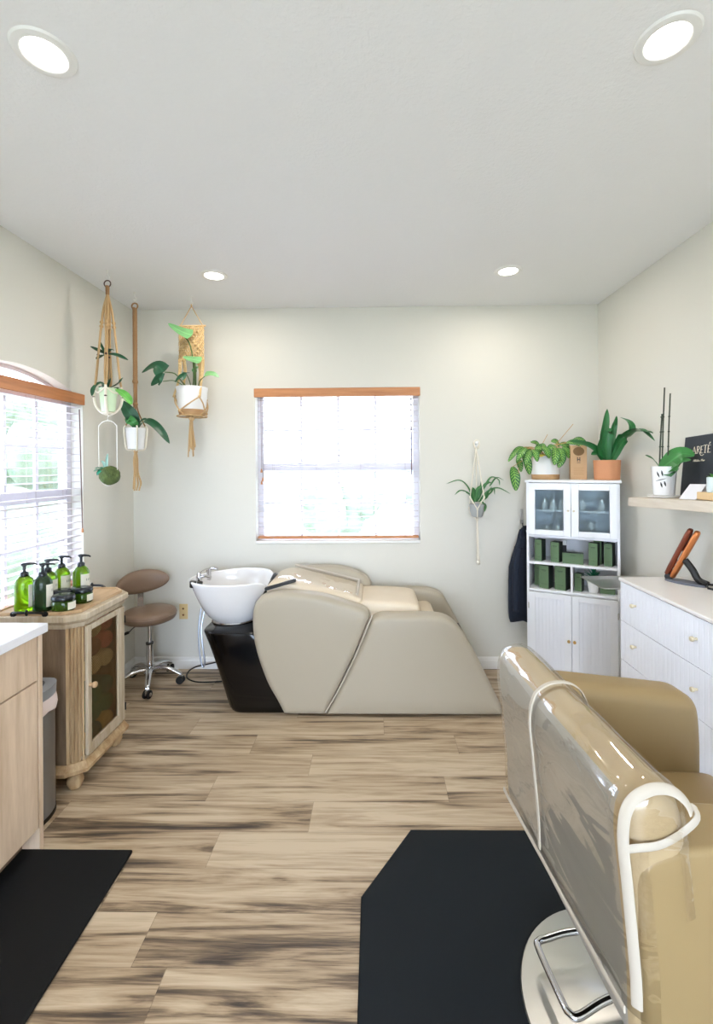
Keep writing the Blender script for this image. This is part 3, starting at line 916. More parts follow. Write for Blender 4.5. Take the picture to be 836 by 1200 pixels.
# ================================================================== stool
def stool():
    c = V((-1.600, 3.195, 0))
    t = thing('rolling_stool', 'brown round salon stool with oval backrest and chrome caster base in the corner', 'stool', c)
    bm = B()
    prof = [(.02, .455), (.15, .457), (.168, .465), (.178, .482), (.178, .505), (.170, .520), (.155, .527), (.08, .530), (.02, .531)]
    lathe(bm, prof, c, 48)
    obj('seat', bm, M['brown'], t, angle=60)
    bm = B(); tube(bm, [c + V((.1785 * cos(a), .1785 * sin(a), .500)) for a in [2 * pi * i / 40 for i in range(40)]], .003, 6, 1, True); obj('seat_seam', bm, M['brown'], t)
    # backrest: curved oval pad
    bm = B()
    cb = V((-1.690, 3.255, .712)); ang = radians(40)
    ux = V((cos(ang), sin(ang), 0)); nz = V((sin(ang), -cos(ang), 0))
    n = 40; L = []
    for fr, off in ((.5, -.030), (.86, -.028), (.97, -.018), (1.0, 0), (.97, .016), (.88, .026), (.6, .032), (.25, .033)):
        ring = []
        for i in range(n):
            a = 2 * pi * i / n
            px, pz = .178 * fr * cos(a), .086 * fr * sin(a) * (1 if sin(a) > 0 else .95)
            curve = .35 * px * px / .178
            ring.append(cb + ux * px + V((0, 0, pz + .045 * px)) + nz * (off + curve))
        L.append(ring)
    rings(bm, L)
    obj('backrest', bm, M['brown'], t, angle=60)
    bm = B(); p = cb - nz * .036
    tube(bm, [p + V((0, 0, -.03)), p + V((0, 0, -.10)), p + V((0.0, 0.0, -.20)), c + V((-.05, .03, .448)), c + V((0, 0, .448))], .010, 8)
    obx = B(); obox(obx, p + V((0, 0, -.120)) + nz * .012, ux, nz, (0, 0, 1), .040, .012, .13)
    obj('back_bracket', obx, M['chrome'], t, bevel=.002)
    obj('bracket_arm', bm, M['black'], t)
    bm = B(); cyl(bm, c + V((0, 0, .28)), c + V((0, 0, .45)), .0145); obj('gas_piston', bm, M['chrome'], t)
    bm = B(); cyl(bm, c + V((0, 0, .285)), c + V((0, 0, .30)), .026); obj('collar', bm, M['black'], t, bevel=.003)
    bm = B(); cyl(bm, c + V((0, 0, .09)), c + V((0, 0, .29)), .0235); obj('column', bm, M['chrome'], t)
    bm = B(); cyl(bm, c + V((0, 0, .44)), c + V((0, 0, .457)), .06, .08); obj('seat_plate', bm, M['black'], t)
    bm = B(); tube(bm, [c + V((-.02, -.03, .445)), c + V((-.07, -.07, .43)), c + V((-.10, -.09, .40))], .004, 8); tube(bm, [c + V((-.10, -.09, .40)), c + V((-.165, -.115, .378))], .010, 8, smooth=False)
    obj('height_lever', bm, M['black'], t)
    bm = B(); lathe(bm, [(.03, .075), (.042, .082), (.045, .10), (.035, .125), (.028, .13)], c, 24); obj('base_hub', bm, M['chrome'], t)
    for k in range(5):
        a = radians(-72 + 72 * k) + radians(4)
        d = V((cos(a), sin(a), 0)); s = V((-sin(a), cos(a), 0))
        bm = B()
        L = []
        for r, z, w, h in ((.03, .110, .024, .022), (.07, .118, .022, .018), (.12, .112, .019, .015), (.17, .094, .017, .012), (.205, .074, .017, .011), (.22, .066, .014, .010)):
            p = c + d * r + V((0, 0, z))
            L.append([p + s * (w * cos(q)) + V((0, 0, h * sin(q))) for q in [2 * pi * i / 12 for i in range(12)]])
        rings(bm, L)
        lg = obj('base_leg', bm, M['chrome'], t, angle=60)
        tip = c + d * .212
        ca = a + radians(60 + 23 * k)
        w = V((cos(ca), sin(ca), 0))
        for sd in (-1, 1):
            bm = B(); q = tip + w * (sd * .014) + V((0, 0, .027)); cyl(bm, q - w * .008, q + w * .008, .027, n=22)
            wh = obj('caster_wheel', bm, M['rubber'], lg, bevel=.004)
        bm = B(); q = tip + V((0, 0, .040)); obox(bm, q, w, w.cross(V((0, 0, 1))), (0, 0, 1), .010, .035, .03); cyl(bm, q, q + V((0, 0, .025)), .006); cyl(bm, tip + w * .0225 + V((0, 0, .027)), tip + w * .0245 + V((0, 0, .027)), .012)
        obj('caster_fork', bm, M['steel'], lg)
stool()

# ================================================================== outlet and floor cord
t = thing('wall_outlet', 'ivory outlet plate low on the back wall between stool and basin', 'outlet', (-1.464, YB, .434))
bm = B(); box(bm, -1.497, -1.431, YB - .006, YB - .0002, .376, .492); obj('cover_plate', bm, M['ivory'], t, bevel=.003)
for z in (.458, .410):
    bm = B(); cyl(bm, (-1.464, YB - .010, z), (-1.464, YB - .004, z), .0095, n=18); s_ = obj('socket', bm, M['brass'], t, bevel=.001)
    bm = B(); cyl(bm, (-1.464, YB - .0112, z), (-1.464, YB - .0095, z), .006, n=14); obj('socket_hole', bm, mat('socket_red', (104, 40, 30), .5) if z < .42 else M['bead'], s_)
bm = B()
tube(bm, [(-1.05, 3.40, .10), (-1.15, 3.41, .075), (-1.27, 3.405, .05), (-1.36, 3.40, .03), (-1.40, 3.37, .008), (-1.37, 3.28, .0055), (-1.28, 3.22, .0055), (-1.15, 3.22, .0055), (-1.0, 3.25, .0055)], .005, 8, 6)
tag(obj('power_cord', bm, M['rubber']), 'thin black power cord curling on the floor behind the black basin pedestal', 'cord')

# ================================================================== counter cabinet
def counter():
    t = thing('counter_cabinet', 'light oak counter cabinet with white quartz top along the left wall', 'cabinet', (-1.6, 1.0, 0))
    y1, y0, xf = 1.815, -.4, -1.362
    bm = B(); box(bm, XL + .003, -1.330, y0 - .01, y1 + .012, .872, .908); obj('countertop', bm, M['quartz'], t, bevel=.003)
    bm = B(); box(bm, XL + .003, xf + .016, y1 - .022, y1, 0, .871); obj('end_panel', bm, M['oak'], t, bevel=.0015)
    bm = B(); box(bm, XL + .003, xf - .004, y0, y1 - .023, .10, .871); obj('carcass', bm, M['cabinside'], t)
    bm = B(); box(bm, XL + .003, xf - .055, y0, y1 - .023, 0, .10); obj('toe_kick', bm, M['oak_dark'], t)
    w = .56
    for i in range(3):
        a1 = y1 - .028 - i * w; a0 = a1 - w + .004
        bm = B(); box(bm, xf - .003, xf + .015, a0, a1, .692, .866); obj('drawer', bm, M['oak'], t, bevel=.0015)
        bm = B(); box(bm, xf - .003, xf + .015, a0, a1, .102, .686); obj('door', bm, M['oak'], t, bevel=.0015)
counter()

# ================================================================== floor mats
bm = B()
box(bm, -1.45, -.972, -.2, 1.797, 0.001, .016)
o = tag(obj('floor_mat', bm, M['matblack'], bevel=.010, seg=3), 'long black rubber mat on the floor along the oak counter', 'mat')
def octagon_mat():
    t = thing('salon_mat', 'big dark octagonal mat with cut corners under the tan styling chair', 'mat', (.62, 1.15, 0))
    def oct_(d, z):
        x0, x1, y0, y1 = -.058 + d, 1.24 - d, .25 + d, 1.912 - d
        cxx, cyy = .20 - d * .42, .30 - d * .42
        P = [(x0 + cxx, y1), (x0, y1 - cyy), (x0, y0 + cyy), (x0 + cxx, y0), (x1 - cxx, y0), (x1, y0 + cyy), (x1, y1 - cyy), (x1 - cxx, y1)]
        return [V((p[0], p[1], z)) for p in P]
    bm = B(); rings(bm, [oct_(0.001, .001), oct_(0, .006), oct_(.004, .009), oct_(.055, .016), oct_(.12, .016)])
    obj('mat_body', bm, M['matgreen'], t, angle=10)
octagon_mat()

# ================================================================== antique cabinet
CABP = [(-1.842, 2.12), (-1.462, 2.12), (-1.402, 2.163), (-1.402, 2.497), (-1.462, 2.55), (-1.842, 2.55)]
def grow(P, d):
    Q = inset([V(p) for p in P], -d)
    return [(max(q.x, -1.842), q.y) for q in Q]
def antique_cabinet():
    t = thing('accent_cabinet', 'distressed wooden accent cabinet with canted corners and wire mesh door by the left window', 'cabinet', (-1.62, 2.33, 0))
    # body panels
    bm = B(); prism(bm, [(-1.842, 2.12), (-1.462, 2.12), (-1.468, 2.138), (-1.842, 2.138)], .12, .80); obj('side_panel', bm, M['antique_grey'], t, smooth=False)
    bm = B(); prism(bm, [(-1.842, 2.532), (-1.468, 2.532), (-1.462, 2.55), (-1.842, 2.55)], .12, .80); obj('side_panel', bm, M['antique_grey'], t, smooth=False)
    bm = B(); box(bm, -1.842, -1.83, 2.138, 2.532, .12, .80); obj('back_panel', bm, M['cabinside'], t)
    for z in (.125, .46):
        bm = B(); box(bm, -1.83, -1.475, 2.14, 2.53, z, z + .015); obj('shelf', bm, M['cabinside'], t)
    # canted pilasters with flutes
    for (a, b) in (((-1.462, 2.12), (-1.402, 2.163)), ((-1.402, 2.497), (-1.462, 2.55))):
        a, b = V(a), V(b); d = (b - a); w = d.length; d.normalize(); nrm = V((d.y, -d.x))
        prof = [(0, 0)]
        for k in range(4):
            s0 = w * (.16 + .20 * k)
            prof += [(s0, 0), (s0 + w * .03, -.011), (s0 + w * .09, -.011), (s0 + w * .12, 0)]
        prof += [(w, 0), (w, -.02), (0, -.02)]
        bm = B()
        prism(bm, [tuple(a + d * s + nrm * h) for s, h in prof], .12, .80)
        obj('fluted_pilaster', bm, M['antique'], t, smooth=False)
    # rails above and below the door
    bm = B(); box(bm, -1.42, -1.402, 2.163, 2.497, .775, .80); box(bm, -1.42, -1.402, 2.163, 2.497, .12, .15); obj('face_rail', bm, M['antique_white'], t, smooth=False)
    # base moulding, top moulding
    bm = B()
    L = [[V((p[0], p[1], z)) for p in grow(CABP, d)] for d, z in ((.012, .082), (.024, .088), (.026, .105), (.018, .113), (.014, .120), (.004, .132))]
    rings(bm, L); obj('base_moulding', bm, M['antique'], t, angle=25)
    bm = B()
    L = [[V((p[0], p[1], z)) for p in grow(CABP, d)] for d, z in ((.002, .775), (.008, .785), (.010, .797), (.020, .806), (.026, .815), (.026, .838), (.022, .843))]
    rings(bm, L); obj('cabinet_top', bm, M['antique_white'], t, angle=25)
    for x, y in ((-1.45, 2.165), (-1.45, 2.50), (-1.79, 2.165), (-1.79, 2.50)):
        bm = B(); lathe(bm, [(.018, 0), (.026, .004), (.036, .028), (.036, .045), (.026, .062), (.020, .068), (.026, .075), (.026, .083)], (x, y, 0), 24)
        obj('bun_foot', bm, M['antique'], t)
    # door
    x0, x1 = -1.402, -1.386
    y0, y1, z0, z1 = 2.166, 2.488, .152, .772
    my0, my1, mz0, mz1 = 2.198, 2.428, .20, .745
    bm = B()
    box(bm, x0, x1, y0, my0, z0, z1); box(bm, x0, x1, my1, y1, z0, z1); box(bm, x0, x1, my0, my1, mz1, z1); box(bm, x0, x1, my0, my1, z0, mz0)
    dr = obj('door', bm, M['antique_white'], t, bevel=.003)
    bm = B()
    n = 0
    st = .0105
    H = mz1 - mz0; W = my1 - my0
    for sgn in (1, -1):
        k = -int(H / st) - 2
        while k * st < W + H:
            # lines y = my0 + k*st + sgn*(z - mz0)*0.8 ...
            pts = []
            a = k * st
            s = .8 * sgn
            # clip
            zlo, zhi = 0.0, H
            if s > 0:
                lo = max(zlo, (0 - a) / s); hi = min(zhi, (W - a) / s)
            else:
                lo = max(zlo, (W - a) / s); hi = min(zhi, (0 - a) / s)
            if hi - lo > .004:
                p0 = V((x0 + .006 + .001 * sgn, my0 + a + s * lo, mz0 + lo)); p1 = V((x0 + .006 + .001 * sgn, my0 + a + s * hi, mz0 + hi))
                d = (p1 - p0)
                obox(bm, (p0 + p1) / 2, d.normalized(), (1, 0, 0), d.normalized().cross(V((1, 0, 0))), d.length, .0012, .0016)
            k += 1
    obj('wire_mesh', bm, M['wire'], dr, smooth=False)
    bm = B(); p = V((x1, 2.182, .485))
    L = []
    for dx, r in ((0, .010), (.004, .008), (.010, .007), (.015, .012), (.024, .015), (.031, .012), (.034, .004)):
        L.append([p + V((dx, r * cos(q), r * sin(q))) for q in [2 * pi * i / 20 for i in range(20)]])
    rings(bm, L); obj('knob', bm, M['traywood'], dr)
    for z in (.70, .22):
        bm = B(); cyl(bm, (x1 + .002, 2.489, z - .02), (x1 + .002, 2.489, z + .02), .004, n=10); obj('hinge', bm, M['iron'], dr)
antique_cabinet()

# folded towels behind the mesh
def towel_roll(x, y, z, r, L, mi, label):
    bm = B()
    n = 22
    k = 60
    prof = []
    # rolled towel with spiral end: outer roll plus spiral groove
    loops = []
    for dx, f in ((0, .86), (.006, .97), (.014, 1.0), (L - .014, 1.0), (L - .006, .97), (L, .86)):
        loops.append([V((x - dx, y + r * f * cos(q) * 1.05, z + r + r * f * sin(q) * .94)) for q in [2 * pi * i / n for i in range(n)]])
    rings(bm, loops)
    sp = []
    for i in range(40):
        q = i / 39 * 4.5 * pi; rr_ = r * .16 + r * .7 * i / 39
        sp.append((x + .0015, y + rr_ * cos(q), z + r + rr_ * sin(q) * .92))
    tube(bm, sp, r * .075, 6, 1, smooth=False)
    o = obj('rolled_towel', bm, M['towels'][mi], angle=60)
    tag(o, label, 'towel', 'towels inside the accent cabinet')
rows = [(.140, [(2.205, 4, 'left'), (2.31, 5, 'middle'), (2.415, 4, 'right')], 'bottom'), (.235, [(2.205, 5, 'left'), (2.31, 3, 'middle'), (2.415, 3, 'right')], 'second'),
        (.330, [(2.205, 3, 'left'), (2.31, 3, 'middle'), (2.415, 5, 'right')], 'third'),
        (.475, [(2.205, 2, 'left'), (2.31, 2, 'middle'), (2.415, 2, 'right')], 'fourth'), (.570, [(2.205, 1, 'left'), (2.31, 1, 'middle'), (2.415, 0, 'right')], 'fifth'), (.665, [(2.205, 1, 'left'), (2.31, 2, 'middle'), (2.415, 0, 'right')], 'top')]
tn = ['rust red', 'brown', 'tan', 'dark green', 'ochre', 'teal green']
for z, items, rn in rows:
    for y, mi, pn in items:
        towel_roll(-1.435, y, z + .001, .0465, .30, mi, '%s rolled towel behind the cabinet mesh door, %s of the %s row%s' % (tn[mi], pn, rn, '' if rn in ('bottom', 'top') else ' up'))

# wooden tray on the cabinet
def wood_tray():
    t = thing('serving_tray', 'wooden tray with black iron handles on the accent cabinet, holding green bottles', 'tray', (-1.62, 2.33, .843))
    P = [(-1.80, 2.105), (-1.47, 2.105), (-1.405, 2.155), (-1.405, 2.50), (-1.465, 2.555), (-1.80, 2.555)]
    bm = B(); rings(bm, [[V((p[0], p[1], z)) for p in P] for z in (.8435, .853)]); obj('tray_board', bm, M['traywood'], t, bevel=.002)
    bm = B()
    Q = [tuple(v) for v in inset([V(p) for p in P], .012)]
    a = [bm.verts.new((p[0], p[1], .853)) for p in P]; b = [bm.verts.new((p[0], p[1], .859)) for p in P]
    c = [bm.verts.new((p[0], p[1], .859)) for p in Q]; d = [bm.verts.new((p[0], p[1], .853)) for p in Q]
    for i in range(6):
        j = (i + 1) % 6
        for u, v in ((a, b), (b, c), (c, d)): bm.faces.new((u[i], u[j], v[j], v[i]))
    obj('tray_rim', bm, M['traywood'], t, smooth=False)
    for y, s in ((2.105, -1), (2.555, 1)):
        bm = B(); xx = -1.62
        tube(bm, [(xx - .075, y + s * .001, .852), (xx - .06, y + s * .016, .862), (xx, y + s * .020, .864), (xx + .06, y + s * .016, .862), (xx + .075, y + s * .001, .852)], .006, 8)
        for q in (-.075, .075): cyl(bm, (xx + q, y + s * .0002, .852), (xx + q, y + s * .008, .852), .013, n=14)
        lathe(bm, [(.004, -.014), (.009, 0), (.004, .014)], (xx, y + s * .020, .864), 10)
        obj('tray_handle', bm, M['iron'], t)
wood_tray()
TZ = .8535
def pump_bottle(x, y, rot, m, label, s=1.0):
    t = thing('pump_bottle', label, 'bottle', (x, y, TZ), rot, 'pump bottles on the wooden tray')
    bm = B()
    prof = [(.030, 0), (.037, .003), (.039, .010), (.039, .120), (.0375, .132), (.031, .146), (.020, .157), (.0145, .162), (.0145, .170)]
    lathe(bm, [(r * s, z * s) for r, z in prof], (0, 0, 0), 32, sy=.80)
    lobj('bottle_body', bm, m, t, angle=60)
    # label wraps the +x side
    bm = B(); L = []
    for z in (.022, .122):
        L.append([V((.0397 * s * cos(a), .0397 * .80 * s * sin(a), z * s)) for a in [radians(-64 + 8 * i) for i in range(17)]])
    rings(bm, L, False, False, False)
    lb = lobj('label', bm, M['label'], t)
    bm = B()
    def mark(a0, a1, z, h):
        L = [[V((.0401 * s * cos(a), .0401 * .8 * s * sin(a), zz * s)) for a in [a0 + (a1 - a0) * i / 4 for i in range(5)]] for zz in (z, z + h)]
        rings(bm, L, False, False, False)
    for i in range(4): mark(radians(-26 + i * 14), radians(-20 + i * 14), .088, .012)
    for i in range(3): mark(radians(-22), radians(22 - 6 * i), .058 - i * .007, .002)
    lobj('lettering', bm, M['ink'], lb, smooth=False)
    bm = B()
    lathe(bm, [(.0165, .162), (.0175, .164), (.0175, .180), (.013, .186), (.0065, .188), (.0065, .212), (.010, .214), (.011, .222), (.007, .228), (.002, .229)], (0, 0, 0), 20)
    L = []
    for q, w, h, z in ((-.012, .007, .005, .222), (0, .010, .007, .222), (.02, .008, .006, .223), (.042, .006, .0045, .221), (.05, .005, .004, .217)):
        L.append([V((q, w * cos(a), z + h * sin(a))) for a in [2 * pi * i / 10 for i in range(10)]])
    rings(bm, L)
    lobj('pump', bm, M['pump'], t, angle=50)
    return t
R_ = radians
pump_bottle(-1.680, 2.150, R_(32), M['bottlegreen'], 'green pump bottle standing alone at the far left of the wooden tray', 1.05)
pump_bottle(-1.590, 2.148, R_(28), M['bottledark'], 'dark olive pump bottle at the front of the tray beside a squat jar', 1.05)
pump_bottle(-1.632, 2.240, R_(22), M['bottlegreen'], 'green pump bottle half hidden behind the dark olive pump bottle', 1.05)
pump_bottle(-1.628, 2.335, R_(-2), M['bottlegreen'], 'green pump bottle in the back middle of the tray with full label showing', 1.05)
pump_bottle(-1.545, 2.365, R_(-2), M['bottlegreen'], 'green pump bottle at the right end of the row, behind the right jar', 1.05)
def jar(x, y, rot, label):
    t = thing('cosmetic_jar', label, 'jar', (x, y, TZ), rot, 'squat jars on the wooden tray')
    bm = B(); lathe(bm, [(.040, 0), (.050, .003), (.052, .010), (.052, .046), (.047, .053)], (0, 0, 0), 32, sy=.86); lobj('jar_body', bm, M['jargreen'], t, angle=60)
    bm = B(); lathe(bm, [(.047, .053), (.053, .054), (.054, .058), (.052, .069), (.046, .075), (.02, .077)], (0, 0, 0), 32, sy=.86); lobj('lid', bm, M['pump'], t, angle=60)
    bm = B(); L = [[V((.0527 * cos(a), .0527 * .86 * sin(a), z)) for a in [R_(-34 + 8 * i) for i in range(9)]] for z in (.010, .044)]
    rings(bm, L, False, False, False); lobj('label', bm, M['label'], t)
jar(-1.497, 2.158, R_(-5), 'squat olive green jar with black lid at the front edge of the tray')
jar(-1.495, 2.290, R_(0), 'squat olive green jar with black lid in front of the rightmost pump bottle')
jar(-1.572, 2.243, R_(0), 'squat jar whose black lid shows just behind the front jar')

# ================================================================== trash can
def trash():
    t = thing('trash_can', 'slim steel trash can with grey rim and white liner between counter and accent cabinet', 'trash can', (-1.62, 1.96, 0))
    def D(x0, x1, y0, y1, z, n=12):
        r = (y1 - y0) / 2; cyy = (y0 + y1) / 2
        pts = [V((x0, y1, z)), V((x0, y0, z))]
        for i in range(n + 1):
            a = -pi / 2 + pi * i / n
            pts.append(V((x1 - r * .62 + r * .62 * cos(a), cyy + r * sin(a), z)))
        return pts
    y0, y1 = 1.842, 2.075
    bm = B(); rings(bm, [D(-1.80, -1.432, y0 + .012, y1 - .012, .004), D(-1.80, -1.432, y0 + .012, y1 - .012, .50)]); obj('can_body', bm, M['steel_dark'], t, angle=50)
    bm = B(); rings(bm, [D(-1.80, -1.430, y0 + .010, y1 - .010, .0), D(-1.80, -1.430, y0 + .010, y1 - .010, .018)]); obj('can_base', bm, M['black'], t, angle=50)
    bm = B(); rings(bm, [D(-1.80, -1.432, y0 + .012, y1 - .012, .50), D(-1.80, -1.435, y0 + .014, y1 - .014, .535)], cap0=False, cap1=False); obj('inner_band', bm, M['black'], t, angle=50)
    bm = B()
    o0 = D(-1.805, -1.428, y0 + .006, y1 - .006, .530); o1 = D(-1.805, -1.426, y0 + .006, y1 - .006, .572); i1 = D(-1.77, -1.470, y0 + .035, y1 - .035, .572); i0 = D(-1.77, -1.470, y0 + .035, y1 - .035, .53)
    rings(bm, [o0, o1, i1, i0], cap0=False, cap1=False); obj('rim_lid', bm, M['greyplastic'], t, angle=40)
    bm = B(); rings(bm, [D(-1.78, -1.49, y0 + .04, y1 - .04, .505), D(-1.78, -1.49, y0 + .04, y1 - .04, .512)]); obj('bin_opening', bm, M['black'], t)
    bm = B()
    L = []
    for z, d in ((.532, .003), (.51, .006), (.485, .008), (.465, .006)):
        ring = D(-1.80, -1.432 + d, y0 + .012 - d, y1 - .012 + d, z)
        L.append([p + V((0.003 * noise.noise(p * 60), .003 * noise.noise(p * 50 + V((3, 1, 2))), (.02 * noise.noise(p * 22) if z < .5 else 0))) for p in ring])
    rings(bm, L, True, False, False); obj('liner', bm, M['liner'], t, angle=180)
trash()

def at(px, py, Y):
    """world point at depth Y seen along a photo direction"""
    d = F + cx * ((px - 430.3) / 533.0) - cy * ((py - 546.0) / 533.0)
    return V((0, 0, CAM_H)) + d * (Y / d.y)

# ================================================================== tall corner cabinet
CA = V((1.062, 3.20, 0)); CROT = radians(-27)
def cw(lx, ly, z=0):
    return CA + V((cos(CROT) * lx - sin(CROT) * ly, sin(CROT) * lx + cos(CROT) * ly, z))
def ribbed(bm, x0, x1, z0, z1, y, pitch=.03, depth=.004, groove=.006, thick=.012):
    """a panel facing -y with vertical V grooves"""
    prof = [(x0, y)]
    n = max(1, round((x1 - x0) / pitch)); p = (x1 - x0) / n
    for i in range(1, n):
        xc = x0 + p * i
        prof += [(xc - groove / 2, y), (xc, y + depth), (xc + groove / 2, y)]
    prof += [(x1, y), (x1, y + thick), (x0, y + thick)]
    rings(bm, [[V((a, b, z)) for a, b in prof] for z in (z0, z1)])
def knob_y(bm, x, y, z, r=.009, L=.022):
    rr = []
    for dy, q in ((0, .55), (.006, .5), (.010, .75), (.015, 1.0), (.020, 1.0), (.022, .85)):
        rr.append([V((x + r * q * cos(a), y - dy * L / .022, z + r * q * sin(a))) for a in [2 * pi * i / 18 for i in range(18)]])
    rings(bm, rr)
def tall_cabinet():
    W, D, H = .573, .255, 1.43
    t = thing('storage_cabinet', 'tall white cabinet set across the corner with glass doors above open shelves', 'cabinet', CA, CROT)
    T = .016
    def part(name, *boxes, m='white', bevel=.0015, parent=None):
        bm = B()
        for b in boxes: box(bm, *b)
        return lobj(name, bm, M[m], parent or t, bevel=bevel)
    part('side_panel', (0, T, 0, D, 0, H - .018)); part('side_panel', (W - T, W, 0, D, 0, H - .018))
    part('back_panel', (T, W - T, D - .008, D, .03, H - .018))
    part('cabinet_top', (-.010, W + .010, -.012, D, H - .018, H), bevel=.004)
    part('shelf', (T, W - T, .002, D - .008, 1.034, 1.050)); part('shelf', (T, W - T, .004, D - .008, .846, .862))
    part('shelf', (T, W - T, .002, D - .008, .660, .676)); part('shelf', (T, W - T, .03, D - .008, 1.212, 1.224))
    part('bottom_panel', (T, W - T, .004, D - .008, .045, .06)); part('toe_kick', (T, W - T, .006, .02, 0, .045))
    part('divider', (W / 2 - .007, W / 2 + .007, .004, D - .008, .676, .846))
    g = .0015
    for i in range(2):
        xa, xb = (T + g, W / 2 - g) if i == 0 else (W / 2 + g, W - T - g)
        xa -= .004 if i == 0 else 0; xb += .004 if i == 1 else 0
        z0, z1 = 1.053, 1.408
        f = .045
        d = part('glass_door', (xa, xa + f, -.016, 0, z0, z1), (xb - f, xb, -.016, 0, z0, z1), (xa + f, xb - f, -.016, 0, z1 - f, z1), (xa + f, xb - f, -.016, 0, z0, z0 + .036))
        bm = B(); box(bm, xa + f - .004, xb - f + .004, -.010, -.006, z0 + .032, z1 - f + .004); lobj('pane', bm, M['cabglass'], d, smooth=False)
        bm = B(); knob_y(bm, (xb - .016) if i == 0 else (xa + .016), -.016, 1.225, .007, .018); lobj('knob', bm, M['brass_dull'], d)
        z0, z1 = .05, .657
        f = .044
        d = part('lower_door', (xa, xa + f, -.016, 0, z0, z1), (xb - f, xb, -.016, 0, z0, z1), (xa + f, xb - f, -.016, 0, z1 - f * .8, z1), (xa + f, xb - f, -.016, 0, z0, z0 + f))
        bm = B(); ribbed(bm, xa + f, xb - f, z0 + f, z1 - f * .8, -.009, .024, .0014, .005, .007); lobj('beadboard_panel', bm, M['white_flute'], d, smooth=False)
        bm = B(); knob_y(bm, (xb - .016) if i == 0 else (xa + .016), -.016, .355, .010, .022); lobj('knob', bm, M['brass'], d)
        hx = xa if i == 0 else xb
        for z in (.56, .16):
            bm = B(); box(bm, hx - .003, hx + .003, -.018, -.006, z - .02, z + .02); lobj('hinge', bm, M['steel'], d)
tall_cabinet()

def card_box(lx, z, w, h, label, ly=.04, d=.07, name='product_box', rot=0.0):
    t = thing(name, label, 'box', cw(lx, ly, z), CROT + rot - radians(0 if w > .12 or h < .05 else 16), 'green product boxes in the white cabinet')
    bm = B(); box(bm, -w / 2, w / 2, 0, d, 0, h)
    bm.faces.ensure_lookup_table()
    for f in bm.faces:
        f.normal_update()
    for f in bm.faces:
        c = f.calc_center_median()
        f.material_index = 0 if (c.y < .001) else 1  # front face sage green, every other face a darker green
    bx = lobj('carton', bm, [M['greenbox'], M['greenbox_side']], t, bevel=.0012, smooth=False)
    bm = B()
    ww = min(w, h)
    box(bm, -ww * .26, ww * .26, -.0006, .0002, h * .80, h * .815); box(bm, -ww * .2, ww * .2, -.0006, .0002, h * .76, h * .768); box(bm, -ww * .3, ww * .3, -.0006, .0002, h * .2, h * .206)
    lobj('printed_lines', bm, M['greenbox_side'], t, smooth=False)
    return t
U1, L1 = .8625, .6765
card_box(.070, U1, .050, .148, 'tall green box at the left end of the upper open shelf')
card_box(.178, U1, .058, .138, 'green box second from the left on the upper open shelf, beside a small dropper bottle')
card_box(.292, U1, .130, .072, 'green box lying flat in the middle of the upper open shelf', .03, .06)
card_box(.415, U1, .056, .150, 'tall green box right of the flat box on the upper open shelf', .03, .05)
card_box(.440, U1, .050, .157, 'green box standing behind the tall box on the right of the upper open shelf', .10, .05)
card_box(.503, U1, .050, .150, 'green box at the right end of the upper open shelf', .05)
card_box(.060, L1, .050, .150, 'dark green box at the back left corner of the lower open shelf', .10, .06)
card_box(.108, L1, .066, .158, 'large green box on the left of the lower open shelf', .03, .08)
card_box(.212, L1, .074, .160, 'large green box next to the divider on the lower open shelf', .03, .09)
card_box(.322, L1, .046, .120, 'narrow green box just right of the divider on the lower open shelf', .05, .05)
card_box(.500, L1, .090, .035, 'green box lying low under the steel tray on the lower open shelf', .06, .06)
t = thing('dropper_bottle', 'small dark bottle with white cap behind the second green box on the upper shelf', 'bottle', cw(.225, .15, U1), CROT)
bm = B(); box(bm, -.02, .02, -.012, .012, 0, .105); lobj('bottle_body', bm, M['black'], t, bevel=.004)
bm = B(); box(bm, -.021, .021, -.0125, .0125, .106, .14); lobj('cap', bm, M['potwhite'], t, bevel=.003)
bm = B(); box(bm, -.016, .016, -.0132, -.0125, .03, .055); lobj('label', bm, M['kraft'], t, smooth=False)
# jars behind the glass doors
jn = 0
for lx, z, r, h, where in ((.105, 1.2245, .022, .075, 'first from the left behind the left glass door'), (.165, 1.2245, .024, .07, 'second behind the left glass door'), (.225, 1.2245, .024, .072, 'third behind the left glass door'),
                           (.350, 1.2245, .024, .08, 'left of two behind the right glass door, upper shelf'), (.470, 1.2245, .024, .078, 'right of two behind the right glass door, upper shelf'),
                           (.120, 1.0505, .03, .06, 'lower left behind the left glass door'), (.195, 1.0505, .03, .065, 'lower right behind the left glass door'), (.400, 1.0505, .034, .05, 'bottom of a stack behind the right glass door'), (.400, 1.1005, .032, .045, 'top of a stack behind the right glass door')):
    p = cw(lx, .11, z)
    t = thing('cream_jar', 'white jar seen through reeded glass, ' + where, 'jar', p, 0, 'white jars behind the cabinet glass')
    bm = B(); lathe(bm, [(r * .93, 0), (r, .003), (r, h * .62), (r * .96, h * .66)], (0, 0, 0), 24); lobj('jar_body', bm, M['potwhite'], t)
    bm = B(); lathe(bm, [(r * 1.02, h * .66), (r * 1.03, h * .96), (r * .97, h)], (0, 0, 0), 24); lobj('lid', bm, M['steel'], t)
# succulent on the lower shelf
p = cw(.415, .075, L1)
t = thing('potted_succulent', 'tiny green succulent in white tapered pot on the lower open shelf behind the steel tray', 'plant', p)
bm = B(); lathe(bm, [(.028, 0), (.042, .085), (.042, .09), (.036, .09), (.034, .08)], p, 24); obj('pot', bm, M['potwhite'], t)
bm = B()
for i in range(26):
    a = i * 2.4; e = radians(15 + (i % 6) * 14)
    blade(bm, arc_pts(p + V((0, 0, .084)), a, e, .075 + .025 * random.random(), .5, 4), .018, fold=.3, k=2)
obj('foliage', bm, M['leaf_teal'], t, angle=180)

